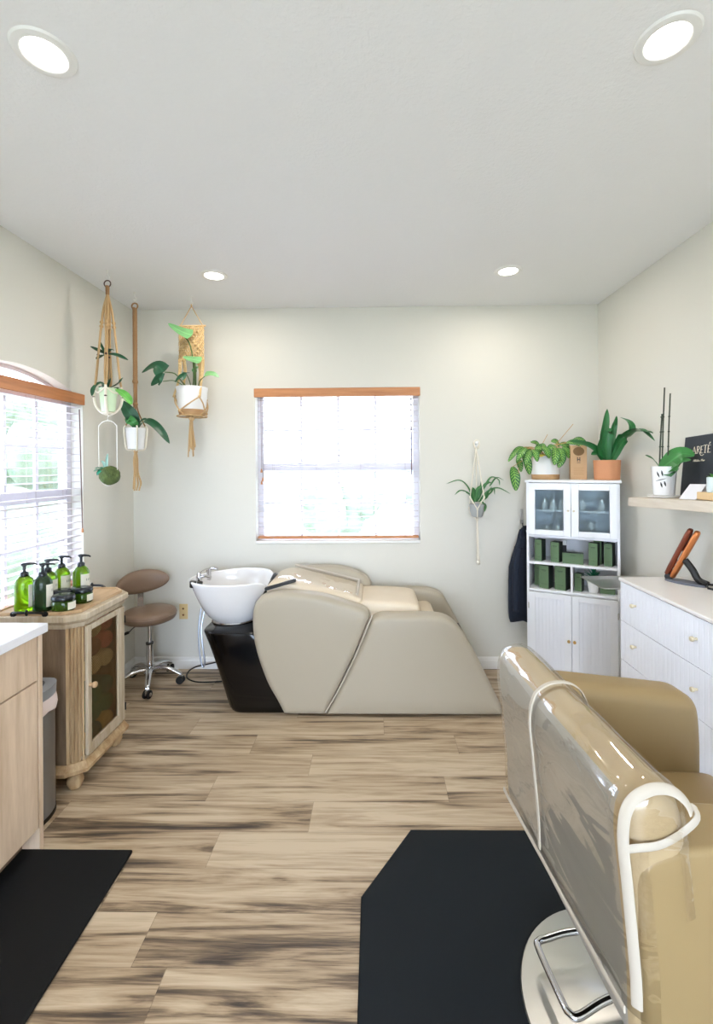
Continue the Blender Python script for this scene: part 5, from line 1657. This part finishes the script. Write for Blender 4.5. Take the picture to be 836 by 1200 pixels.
    tube(bm, [V((bx - R0, y, 1.50)), V((bx - R0 * .7, y, 1.445)), V((bx, y, 1.425)), V((bx + R0 * .7, y, 1.445)), V((bx + R0, y, 1.50))], .0018, 8)
    obj('wire_arch', bm, M['trim'], w)
    k = potted('kokedama', 'round moss ball with small green leaves hanging in the wire arch', V((bx + .008, y, 1.428)))
    c = V((bx + .010, y, 1.488))
    bm = B(); bmesh.ops.create_icosphere(bm, subdivisions=4, radius=.058)
    for v in bm.verts: v.co = v.co * (1 + .06 * noise.noise(v.co * 60)) + c
    obj('moss_ball', bm, M['moss'], k, angle=180)
    bm = B()
    for i in range(14):
        a = radians(150 + 14 * i % 120) + random.uniform(-.4, .4)
        blade(bm, arc_pts(c + V((-.03, -.015, .03)), a, radians(random.uniform(-10, 50)), random.uniform(.035, .06), 1.4, 4), .024, fold=.3, k=3, shape=oval)
    obj('foliage', bm, M['leaf_teal'], k, angle=180)
    bm = B()
    blade(bm, [c + V((-.012, -.01, .05)), c + V((-.010, -.01, .09)), c + V((-.006, -.01, .135))], .018, up=(0, -1, .2), shape=strap, fold=.3)
    blade(bm, [c + V((-.022, -.01, .04)), c + V((-.03, -.01, .075)), c + V((-.045, -.012, .09))], .016, up=(0, -1, .2), shape=strap, fold=.3)
    obj('upright_leaf', bm, M['leaf_blue'], k, angle=180)
hanger_one()

def hanger_two():
    x, y = -1.640, 3.10
    t = thing('macrame_hanger', 'slim twisted jute hanger in the far left corner with long tail', 'plant hanger', (x, y, 2.74))
    ceiling_hook((x, y, HC), t)
    bm = B(); ring_torus(bm, (x, y, 2.645), .020, .005); obj('metal_ring', bm, M['jute_dark'], t)
    bm = B()
    for k in range(3):
        pts = []
        for i in range(70):
            s = i / 69; a = k * 2 * pi / 3 + s * 22 * pi
            pts.append(V((x + .008 * cos(a), y + .008 * sin(a), 2.63 - s * .50)))
        tube(bm, pts, .0085, 6, 1, smooth=False)
    knot(bm, V((x, y, 2.125)), .018)
    cyl(bm, (x, y, 2.125), (x, y, 1.98), .0125, .0125, 12); knot(bm, V((x, y, 1.97)), .016)
    obj('twisted_rope', bm, M['jute_dark'], t, angle=180)
    bm = B(); bc = B()
    for k in range(4):
        a = radians(35 + 90 * k); d = V((cos(a), sin(a), 0))
        tube(bm, [V((x, y, 1.98)) + d * .004, V((x, y, 1.90)) + d * .024, V((x, y, 1.82)) + d * .060], .0045, 6)
        tube(bc, [V((x, y, 1.82)) + d * .060, V((x, y, 1.805)) + d * .072, V((x, y, 1.74)) + d * .068, V((x, y, 1.665)) + d * .058, V((x, y, 1.654)) + d * .03, V((x, y, 1.650))], .0055, 6)
    obj('jute_cord', bm, M['jute_dark'], t, angle=180); obj('cradle_cord', bc, M['cotton'], t, angle=180)
    bm = B(); knot(bm, V((x, y, 1.643)), .013)
    for k in range(7):
        a = 2 * pi * k / 7; d = V((cos(a), sin(a), 0)); r = .03 * (.6 + .4 * random.random())
        tube(bm, [V((x, y, 1.64)) + d * .005, V((x, y, 1.58)) + d * .012, V((x, y, 1.50)) + d * (r * .5), V((x + .006, y, 1.43)) + d * r, V((x, y, 1.375 + .02 * random.random())) + d * (r * .8)], .005, 6)
    obj('tassel', bm, M['jute'], t, angle=180)
    p = V((x, y, 1.660))
    pl = potted('hanging_strap_plant', 'dark long leaved plant in small white pot on the twisted jute hanger', p)
    bm = B(); lathe(bm, [(.046, 0), (.050, .003), (.062, .140), (.062, .146), (.057, .146), (.055, .12)], p, 32, cap1=False); obj('pot', bm, M['potwhite'], pl)
    bm = B(); lathe(bm, [(.0565, .122), (.001, .13)], p, 20, cap0=False); obj('soil', bm, M['soil'], pl)
    Y = y; bm = B(); br = B()
    blade(bm, [at(162, 503, Y), at(170, 494, Y - .06), at(180, 497, Y - .08), at(190, 507, Y - .09), at(199, 520, Y - .09)], .062, up=(0, -.6, .8), shape=strap, fold=.25)
    blade(bm, [at(160, 503, Y), at(156, 490, Y - .05), at(150, 481, Y - .07), at(143, 470, Y - .07)], .085, up=(.3, -.9, .3), shape=oval, fold=.15)
    blade(bm, [at(162, 503, Y), at(166, 494, Y - .02), at(172, 491, Y - .03)], .045, up=(0, -.6, .8), shape=oval, fold=.3)
    blade(bm, [at(160, 502, Y), at(162, 493, Y - .02), at(161, 486, Y - .02)], .03, up=(0, -1, .2), shape=strap, fold=.3)
    blade(br, [at(162, 502, Y - .02), at(157, 496, Y - .07), at(151, 491, Y - .07), at(150, 497, Y - .07)], .055, up=(0, -.9, .4), shape=oval, fold=.2)
    obj('foliage', bm, M['leaf_dark'], pl, angle=180); obj('young_leaf', br, M['leaf_mid'], pl, angle=180)
hanger_two()

def hanger_three():
    x, y = -1.288, 3.20
    t = thing('macrame_hanger', 'wide woven macrame panel hanger on wooden dowel at the left of the back wall', 'plant hanger', (x, y, 2.74))
    ceiling_hook((x, y, HC), t)
    bm = B(); zt = 2.675
    for s in (-1, 1): tube(bm, [V((x, y, zt)), V((x + s * .078, y, 2.540))], .0035, 6, smooth=False)
    tube(bm, [V((x - .004, y, zt)), V((x, y, zt + .012)), V((x + .004, y, zt))], .0035, 6)
    obj('hanging_cord', bm, M['jute'], t)
    bm = B(); cyl(bm, (x - .086, y, 2.535), (x + .100, y, 2.535), .0065); obj('dowel', bm, M['blockwood'], t)
    # woven panel: rows of knots
    bm = B()
    w0, w1, z0, z1 = -.092, .088, 2.285, 2.53
    nx, nz = 18, 26
    for i in range(nx):
        xx = w0 + (w1 - w0) * (i + .5) / nx
        zl = z0 + (.0 if abs(i - nx / 2 + .5) > 5 else .02 * (5 - abs(i - nx / 2 + .5)) / 5 * 2.2)
        pts = [V((x + xx + (.0028 if j % 2 else -.0028), y + .004 * sin(i * 1.7 + j * 1.3), z1 - (z1 - zl) * j / nz)) for j in range(nz + 1)]
        tube(bm, pts, .0052, 6, 1, smooth=False)
    for j in range(1, 12):      # diamond relief
        z = z1 - .02 - j * .018
        for s in (-1, 1):
            u = abs(((j * .16) % 1.28) - .64) / .64
            knot(bm, V((x + s * u * .062, y - .007, z)), .009)
    obj('macrame_panel', bm, M['macrame'], t, angle=180)
    bm = B()
    for (dx, dyy) in ((-.088, -.0), (-.06, .05), (.082, -.02), (.05, .06)):
        s = 1 if dx > 0 else -1
        for o in (-.008, 0, .008):
            tube(bm, [V((x + dx * .95 + o, y, 2.30)), V((x + dx * .97 + o * .8, y + dyy * .5, 2.22)), V((x + dx * 1.0 + o * .4, y + dyy * .8 - .03, 2.12)), V((x + dx * 1.08 + o * .2, y - .085 if dyy <= 0 else y + .085, 2.02))], .0052, 6)
    obj('side_cord', bm, M['macrame'], t, angle=180)
    bm = B()
    top = [V((x - .098, y - .06, 2.03)), V((x + .085, y - .085, 2.02)), V((x - .07, y + .085, 2.02)), V((x + .07, y + .085, 2.02))]
    bot = [V((x - .045, y - .105, 1.925)), V((x + .105, y - .04, 1.925)), V((x - .08, y + .08, 1.92)), V((x + .07, y + .085, 1.92))]
    ctr = V((x + .004, y - .02, 1.885))
    for a, bs in ((0, (0, 2)), (1, (0, 1)), (2, (2, 3)), (3, (3, 1))):
        for b in bs: tube(bm, [top[a], (top[a] + bot[b]) / 2 + (((top[a] + bot[b]) / 2 - V((x, y, 1.97))) * V((1, 1, 0))).normalized() * .012, bot[b]], .0048, 6)
    for b in bot: tube(bm, [b, b * .55 + ctr * .45 + V((0, 0, -.014)), ctr], .0048, 6); 
    for q in bot + top: knot(bm, q, .010)
    ring_torus(bm, (x, y, 1.894), .10, .0045, 'z'); knot(bm, ctr + V((0, 0, -.005)), .02)
    obj('net_cord', bm, M['jute'], t, angle=180)
    bm = B()
    for k in range(14):
        a = 2 * pi * k / 14; d = V((cos(a), sin(a), 0)) * random.uniform(.008, .03)
        L = random.uniform(.20, .28)
        tube(bm, [ctr + V((0, 0, -.01)) + d * .3, ctr + V((0, 0, -.09)) + d * .6, ctr + V((.006, 0, -L)) + d * 1.2], .0042, 6)
    obj('tassel', bm, M['jute'], t, angle=180)
    p = V((x, y, 1.902))
    pl = potted('hanging_heart_leaf_plant', 'heart leaved plant in large white pot with wooden base in the woven hanger', p)
    bm = B(); lathe(bm, [(.092, .036), (.094, .038), (.107, .190), (.107, .195), (.100, .195), (.098, .17)], p, 40, cap1=False); obj('pot', bm, M['potwhite'], pl)
    bm = B(); lathe(bm, [(.080, 0), (.086, .003), (.094, .036), (.05, .037)], p, 40); obj('wood_base', bm, M['potwood'], pl)
    bm = B(); lathe(bm, [(.0985, .172), (.001, .18)], p, 24, cap0=False); obj('soil', bm, M['soil'], pl)
    Y = y
    bd, bl, bs = B(), B(), B()
    for pts, w, dy, tgt, up in (([(192, 436), (182, 428), (166, 437)], .115, -.10, bd, (-.2, -.75, .6)), ([(191, 445), (186, 444), (177, 452)], .095, -.13, bd, (-.1, -.95, .2)),
                            ([(218, 442), (212, 441), (205, 448)], .065, -.12, bd, (-.3, -.8, .5)), ([(223, 437), (217, 437), (212, 436)], .03, -.06, bd, (0, -.4, .9)),
                            ([(225, 393), (212, 388), (197, 379)], .09, -.08, bl, (.0, -.85, .5)), ([(236, 423), (225, 421), (214, 418)], .075, -.10, bl, (.0, -.75, .6)),
                            ([(240, 439), (249, 438), (257, 442)], .065, -.09, bl, (.0, -.7, .7)), ([(230, 436), (228, 433), (233, 430)], .04, -.04, bl, (0, -.7, .6))):
        n = len(pts); blade(tgt, [at(a, b, Y + dy - .005 * i) for i, (a, b) in enumerate(pts)], w, up=up, shape=heart if w > .062 else oval, fold=.12, k=7)
    for pts, dy, r in (([(222, 457), (214, 448), (205, 438), (193, 436)], -.10, .004), ([(220, 457), (212, 450), (203, 446), (191, 447)], -.13, .003), ([(226, 457), (227, 440), (226, 420), (222, 402), (214, 392)], -.08, .0045),
                       ([(229, 457), (229, 440), (228, 424)], -.09, .008), ([(232, 457), (234, 447), (240, 441)], -.09, .003), ([(221, 457), (216, 451), (212, 445)], -.11, .003), ([(225, 457), (222, 446), (218, 437)], -.05, .003)):
        n = len(pts); tube(bs, [at(a, b, Y + dy * i / (n - 1)) for i, (a, b) in enumerate(pts)], r, 7)
    obj('foliage', bd, M['leaf_dark'], pl, angle=180); obj('pale_leaves', bl, M['leaf_silver'], pl, angle=180); obj('stem', bs, M['stem'], pl)
hanger_three()

def wall_planter():
    x, y = .757, 3.375
    t = thing('macrame_hanger', 'white cotton macrame hanger on the back wall right of the window', 'plant hanger', (x, YB, 1.71))
    bm = B(); cyl(bm, (x + .01, YB - .0002, 1.695), (x + .01, YB - .05, 1.705), .007, n=14); cyl(bm, (x + .01, YB - .05, 1.705), (x + .01, YB - .055, 1.705), .012, n=14); cyl(bm, (x + .01, YB - .0002, 1.695), (x + .01, YB - .004, 1.695), .02, n=18)
    obj('wall_peg', bm, M['trim'], t)
    bm = B()
    c = V((x, y, 0))
    tube(bm, [(x - .006, y + .02, 1.66), (x - .012, YB - .035, 1.70), (x + .008, YB - .035, 1.722), (x + .028, YB - .035, 1.70), (x + .014, y + .02, 1.66)], .006, 8)
    up_ = []
    for k in range(3):
        a = radians(-75 + 120 * k + 35); d = V((cos(a), sin(a), 0))
        s = c + d * .058 + V((0, 0, 1.30))
        tube(bm, [c + V((0, .02, 1.66)), c + d * .03 + V((0, .01, 1.48)), s], .0048, 6); knot(bm, s, .008); up_.append((a, s))
    low = []
    for k in range(3):
        a = up_[k][0] + radians(60); d = V((cos(a), sin(a), 0)); q = c + d * .062 + V((0, 0, 1.215)); low.append(q); knot(bm, q, .008)
    for k in range(3):
        tube(bm, [up_[k][1], low[k]], .0042, 6, smooth=False); tube(bm, [up_[k][1], low[k - 1]], .0042, 6, smooth=False)
        tube(bm, [low[k], c * 1.0 + (low[k] - c) * V((.8, .8, 0)) + V((0, 0, 1.165)), c + V((0, 0, 1.14))], .0042, 6)
    knot(bm, c + V((0, 0, 1.135)), .012)
    obj('cotton_cord', bm, M['cotton'], t, angle=180)
    bm = B()
    for k in range(5):
        a = 2 * pi * k / 5; d = V((cos(a), sin(a), 0)) * .006
        tube(bm, [c + d * .4 + V((0, 0, 1.13)), c + d + V((.004, 0, .95)), c + d * 1.2 + V((.006, 0, .80 + .02 * (k % 3)))], .004, 6)
    knot(bm, c + V((.006, 0, .815)), .013)
    obj('tail', bm, M['cotton'], t, angle=180)
    p = V((x, y, 1.152))
    pl = potted('hanging_spider_plant', 'small spider plant in round grey pot held by the white wall hanger', p)
    bm = B(); lathe(bm, [(.030, 0), (.040, .006), (.053, .045), (.056, .085), (.056, .095), (.051, .095), (.050, .08)], p, 32, cap1=False); obj('pot', bm, M['potgrey'], pl)
    bm = B(); lathe(bm, [(.0505, .082), (.001, .088)], p, 20, cap0=False); obj('soil', bm, M['soil'], pl)
    Y = y; bm = B()
    for pts, w, dy in (([(556, 588), (548, 570), (538, 563), (523, 567)], .016, -.03), ([(556, 588), (549, 578), (540, 575), (533, 580)], .016, -.05), ([(557, 588), (555, 578), (554, 571)], .045, -.03), ([(559, 588), (566, 572), (572, 566), (577, 566)], .026, .02),
                   ([(562, 588), (572, 576), (584, 572), (599, 579)], .018, -.02), ([(562, 588), (570, 580), (577, 570)], .018, -.05), ([(566, 575), (575, 560), (584, 562), (586, 569)], .016, .02), ([(574, 570), (582, 560), (591, 563)], .013, .03),
                   ([(562, 588), (575, 578), (579, 572), (580, 580)], .013, -.03), ([(558, 588), (563, 575), (565, 561)], .018, .03), ([(561, 588), (570, 584), (573, 575)], .02, -.06), ([(556, 590), (551, 580), (546, 577)], .02, .03), ([(565, 588), (569, 593), (568, 600)], .02, -.05), ([(557, 588), (560, 574), (568, 568)], .03, -.03)):
        n = len(pts); blade(bm, [at(a, b, min(Y + dy * i / (n - 1), 3.435)) for i, (a, b) in enumerate(pts)], w, up=(0, -.6, .8), shape=strap, fold=.3, k=6)
    obj('foliage', bm, M['leaf_spider'], pl, angle=180)
M['leaf_spider'] = mat_leaf('leaf_spider', (46, 96, 50), vein=(120, 168, 96))
wall_planter()

# ================================================================== styling chair
BKX = .440
def back_outline():
    # cross-section (x, z) of the backrest, leaning slightly away from the seat
    pts = [(BKX + .000, .485), (BKX - .006, .62), (BKX - .020, .78), (BKX - .028, .875), (BKX - .016, .930), (BKX + .025, .954), (BKX + .070, .944), (BKX + .098, .895), (BKX + .115, .75), (BKX + .130, .60), (BKX + .128, .490), (BKX + .11, .470), (BKX + .03, .467)]
    return outline(pts, 6)
CY0, CY1 = .835, 1.512
def turn_chair(t):
    m = Matrix.Translation(V((.715, 1.2, 0))) @ Matrix.Rotation(radians(4.0), 4, 'Z') @ Matrix.Translation(V((-.715, -1.2, 0)))
    t.location = m @ t.location
    t.rotation_euler = (0, 0, radians(4.0))
def styling_chair():
    t = thing('styling_chair', 'large tan vinyl salon styling chair on round steel base in the foreground', 'salon chair', (.72, 1.27, 0))
    P = back_outline()
    bm = B(); pillow(bm, P, CY0, CY1, .045, 6)
    for f in bm.faces:
        c = f.calc_center_median()
        if c.x < BKX + .012 and c.z < .93 and CY0 + .03 < c.y < CY1 - .03: f.material_index = 1
    obj('backrest', bm, [M['vinyl_back_top'], M['tanback']], t, angle=60)
    arm = [(BKX + .012, .47, 1), (BKX + .004, .70), (BKX + .004, .83), (BKX + .05, .872), (.58, .878), (.75, .856), (.90, .836), (.972, .822), (1.004, .785), (1.013, .70), (1.014, .58), (1.012, .47, 1)]
    Pa = outline(arm, 6)
    bm = B(); pillow(bm, Pa, 1.375, 1.508, .042, 6); obj('armrest', bm, M['tan'], t, angle=60)
    bm = B(); pillow(bm, [V((p.x, p.y if p.y < .75 else .75 + (p.y - .75) * .72)) for p in Pa], .8335, .96, .014, 4); obj('armrest', bm, M['tan'], t, angle=60)
    seat = [(.50, .47, 1), (.50, .595), (.58, .612), (.80, .615), (.98, .608), (1.035, .585), (1.05, .54), (1.045, .47, 1)]
    bm = B(); pillow(bm, outline(seat, 6), .95, 1.385, .03, 5); obj('seat', bm, M['tan'], t, angle=60)
    bm = B(); box(bm, .52, 1.02, .82, 1.48, .445, .47); obj('seat_frame', bm, M['black'], t, bevel=.004)
    bx, by = .715, 1.262
    bm = B(); lathe(bm, [(.02, .017), (.300, .017), (.303, .021), (.300, .026), (.20, .034), (.06, .044), (.045, .05)], (bx, by, 0), 72); obj('base_plate', bm, M['steel'], t, angle=50)
    bm = B(); cyl(bm, (bx, by, .045), (bx, by, .27), .045, n=32); cyl(bm, (bx, by, .27), (bx, by, .45), .028, n=24); obj('hydraulic_column', bm, M['chrome'], t, bevel=.003)
    bm = B()
    z = .10
    tube(bm, [(.70, 1.395, z + .02), (.60, 1.405, z + .01), (.525, 1.400, z), (.497, 1.392, z), (.488, 1.370, z), (.494, 1.24, z), (.500, 1.213, z), (.522, 1.205, z), (.60, 1.225, z + .01), (.70, 1.24, z + .02)], .0095, 12, 6)
    cyl(bm, (.70, 1.22, z + .02), (.70, 1.41, z + .02), .010, n=12)
    obj('pump_lever', bm, M['chrome'], t)
    bm = B(); tube(bm, [(.98, 1.0, .46), (1.06, 1.0, .30), (1.12, 1.0, .20), (1.12, 1.26, .20), (1.12, 1.52, .20), (1.06, 1.52, .30), (.98, 1.45, .46)], .011, 10); obj('foot_rest', bm, M['chrome'], t)
    turn_chair(t)
styling_chair()

def plastic_cover():
    t = thing('clear_chair_cover', 'clear plastic cover with cream binding slipped over the back of the tan styling chair', 'chair cover', (BKX, 1.15, .55))
    P = inset(back_outline(), -.006)
    n = len(P)
    loops = pillow_loops(P, CY0 - .006, CY1 + .006, .045, 6)
    ys_mid = [CY0 + .05 + (CY1 - CY0 - .10) * i / 40 for i in range(41)]
    # rings: near rim rounding, flat middle in fine steps, far rim rounding
    full = loops[:7] + [[V((p.x, y, p.y)) for p in P] for y in ys_mid] + loops[7:]
    # vertices from outer bottom trim over the top to the inner side; the outline starts at the outer bottom corner going up
    i_top = max(range(n), key=lambda i: P[i].y)
    def zt(y): return .505 + .045 * (CY1 - y) / (CY1 - CY0)
    i_end = min((i for i in range(i_top, n) if P[i].y < .74), default=n - 1)
    bm = B(); vv = []
    for L in full:
        row = []
        y = L[0].y
        for i in range(0, i_end + 1):
            q = L[i].copy()
            lim = zt(y)
            if i < i_top and q.z < lim: q.z = lim - .0004 * (i_top - i)
            fl = .5 * (1 - cos(2 * pi * min(1, max(0, (y - CY0) / (CY1 - CY0)))))
            wv = noise.noise(V((y * 5 + q.z * 7, q.z * 5 - y * 2, 1.3))) + .5 * noise.noise(V((y * 13 + q.z * 16, q.z * 7, 4.1)))
            out = .004 + .006 * wv
            if i < i_top - 6: q.x -= max(-.003, out) * fl
            elif i > i_top + 3: q.x += .004 + .003 * wv
            else: q.z += .003 + .0025 * wv
            row.append(bm.verts.new(q))
        vv.append(row)
    for a, b in zip(vv, vv[1:]):
        for i in range(len(a) - 1): bm.faces.new((a[i], a[i + 1], b[i + 1], b[i]))
    # end flaps closing the top corners
    for row, s in ((vv[0], 1), (vv[-1], -1)):
        sel = [v for v in row if v.co.z > (.84 + .12 * max(0, (v.co.x - BKX)))]
        if len(sel) > 2: bm.faces.new(sel if s > 0 else sel[::-1])
    obj('plastic_sheet', bm, M['plastic'], t, angle=180)
    # binding strips
    def band(pts, w, nrm):
        bm = B(); P_ = catmull(pts, 5) if len(pts) > 2 else [V(p) for p in pts]
        L = []
        nrm = [V(k) for k in nrm] if isinstance(nrm, list) else V(nrm)
        for i, p in enumerate(P_):
            d = (P_[min(i + 1, len(P_) - 1)] - P_[max(0, i - 1)]).normalized()
            nn = nrm if not isinstance(nrm, list) else nrm[0].lerp(nrm[1], i / (len(P_) - 1))
            s = d.cross(nn).normalized(); m_ = s.cross(d).normalized()
            L.append([p + s * w / 2 + m_ * .001, p + s * w * .35 + m_ * .0028, p - s * w * .35 + m_ * .0028, p - s * w / 2 + m_ * .001, p - s * w * .4 - m_ * .001, p + s * w * .4 - m_ * .001])
        rings(bm, L)
        obj('binding', bm, M['piping'], t, angle=50)
    offs = lambda d: inset(back_outline(), -d)
    Q = offs(.011)
    def outer_x(z):
        c = [p for i, p in enumerate(Q[:i_top])]
        return min(c, key=lambda p: abs(p.y - z)).x
    # lower hem along the outer face
    pts = [V((outer_x(zt(y)) - .004, y, zt(y))) for y in [CY0 + .014 + (CY1 - CY0 - .055) * i / 10 for i in range(11)]]
    band(pts, .014, (-1, 0, 0))
    # middle strap from hem over the top
    ym = 1.205
    sec = [V((p.x - (.004 if i < i_top else -.003), ym + .0, p.y + (.004 if abs(i - i_top) < 8 else 0))) for i, p in enumerate(Q) if i <= i_end and (p.y > zt(ym) or i > i_top)]
    bmx = B(); L = []
    for i, p in enumerate(sec):
        d = (sec[min(i + 1, len(sec) - 1)] - sec[max(0, i - 1)]).normalized(); s = V((0, 1, 0)); m_ = d.cross(s).normalized()
        if m_.x > 0 and i < len(sec) / 3: m_ = -m_
        L.append([p + s * .007, p + s * .005 + m_ * .003, p - s * .005 + m_ * .003, p - s * .007, p - m_ * .001])
    rings(bmx, L); obj('binding', bmx, M['piping'], t, angle=50)
    # near edge band: up the outer edge, round the top corner
    yn = CY0 + .018
    sec = [(i, p) for i, p in enumerate(inset(back_outline(), .006)) if i <= i_end and ((p.y > zt(CY0) + .002 and i <= i_top) or (i > i_top and p.y > .90))]
    sec = [V((p.x, CY0 + .008, p.y)) for i, p in sec]
    bmx = B(); L = []
    for i, p in enumerate(sec):
        d = (sec[min(i + 1, len(sec) - 1)] - sec[max(0, i - 1)]).normalized(); m_ = V((0, -1, 0)); s = d.cross(m_).normalized()
        nn = (m_ + (V((-1, 0, 0)) if False else s * -1) * .9).normalized(); w = d.cross(nn).normalized()
        ctr = p + nn * .012
        hw = .0095
        L.append([ctr + w * hw, ctr + w * hw * .7 + nn * .0025, ctr - w * hw * .7 + nn * .0025, ctr - w * hw, ctr - nn * .0015])
    rings(bmx, L); obj('binding', bmx, M['piping'], t, angle=50)
    # diagonal hem of the near corner flap
    a = V((BKX - .022, CY0 - .004, .855)); b = V((BKX + .108, CY0 + .004, .892))
    band([a, (a + b) / 2 + V((0, -.004, -.012)), b, b + V((.012, .02, .012))], .016, (0, -1, .0))
    turn_chair(t)
plastic_cover()

# ================================================================== outside
bm = B(); box(bm, -30, 30, YF - TH - 30, 40, -.5, -.35); struct('ground', bm, M['lawn'], smooth=False)
def house(name, label, x0, x1, y0, y1, h, face):
    t = thing(name, label, 'house', ((x0 + x1) / 2, y0, -.35))
    bm = B(); box(bm, x0, x1, y0, y1, -.35, h); obj('house_wall', bm, M['siding'], t, smooth=False)
    bm = B(); rings(bm, [[V((x0 - .4, y0 - .4, h)), V((x1 + .4, y0 - .4, h)), V((x1 + .4, y1 + .4, h)), V((x0 - .4, y1 + .4, h))], [V((x0 + 1.5, (y0 + y1) / 2 - .1, h + 2)), V((x1 - 1.5, (y0 + y1) / 2 - .1, h + 2)), V((x1 - 1.5, (y0 + y1) / 2 + .1, h + 2)), V((x0 + 1.5, (y0 + y1) / 2 + .1, h + 2))]]); obj('house_roof', bm, M['roofing'], t, smooth=False)
    for xx in face:
        bm = B(); box(bm, xx - .5, xx + .5, y0 - .06, y0 + .02, 1.2, 2.6)
        w = obj('house_window', bm, M['vinyl_white'], t, smooth=False)
        bm = B(); box(bm, xx - .42, xx - .02, y0 - .075, y0 - .05, 1.28, 2.52); box(bm, xx + .02, xx + .42, y0 - .075, y0 - .05, 1.28, 2.52); obj('window_pane', bm, M['pane_dark'], w, smooth=False)
house('neighbour_house', 'pale neighbouring house seen faintly through the back window', -6.5, 4, 14, 20, 4.0, (-2.6, -.9, .8))
def tree(x, y, h, r, label, seed, n=10):
    t = thing('garden_tree', label, 'tree', (x, y, -.35), 0, 'trees outside the windows')
    bm = B(); tube(bm, [(x, y, -.36), (x + .05, y, h * .3), (x, y + .05, h * .6)], lambda q: .12 - .06 * q, 8); obj('trunk', bm, M['bark'], t)
    rnd = random.Random(seed); bm = B()
    for i in range(n):
        s = bmesh.new(); bmesh.ops.create_icosphere(s, subdivisions=3, radius=r * rnd.uniform(.45, .75))
        o = V((x + rnd.uniform(-r, r) * .7, y + rnd.uniform(-r, r) * .7, h * .45 + rnd.uniform(0, 1) * h * .5))
        for v in s.verts: v.co = v.co * (1 + .25 * noise.noise(v.co * 3 + o)) + o
        me = bpy.data.meshes.new('t'); s.to_mesh(me); s.free(); bm.from_mesh(me); bpy.data.meshes.remove(me)
    obj('crown', bm, M['hedge'], t, angle=180)
tree(-6.3, 8.3, 2.9, .75, 'tall green garden tree showing through the middle of the left window', 1, 12)
tree(-5.4, 6.2, .75, .8, 'low bushy shrub showing through the lower part of the left window', 2)
tree(-.6, 9.5, 1.1, .7, 'low rounded shrub behind the middle of the back window', 3)
tree(1.6, 9.8, 1.2, .7, 'low rounded shrub behind the right half of the back window', 4)

# ================================================================== world and colour
w = bpy.data.worlds.new('sky'); scene.world = w; w.use_nodes = True
bg = w.node_tree.nodes['Background']
WORLD = 12.0
bg.inputs['Color'].default_value = (0.745, 0.845, 1.06, 1)
bg.inputs['Strength'].default_value = WORLD
vs = scene.view_settings
vs.view_transform = 'Standard'; vs.look = 'None'; vs.exposure = 0.32; vs.gamma = 1.0
vs.use_curve_mapping = False
scene.cycles.max_bounces = 10
scene.cycles.transparent_max_bounces = 16
scene.cycles.sample_clamp_indirect = 6
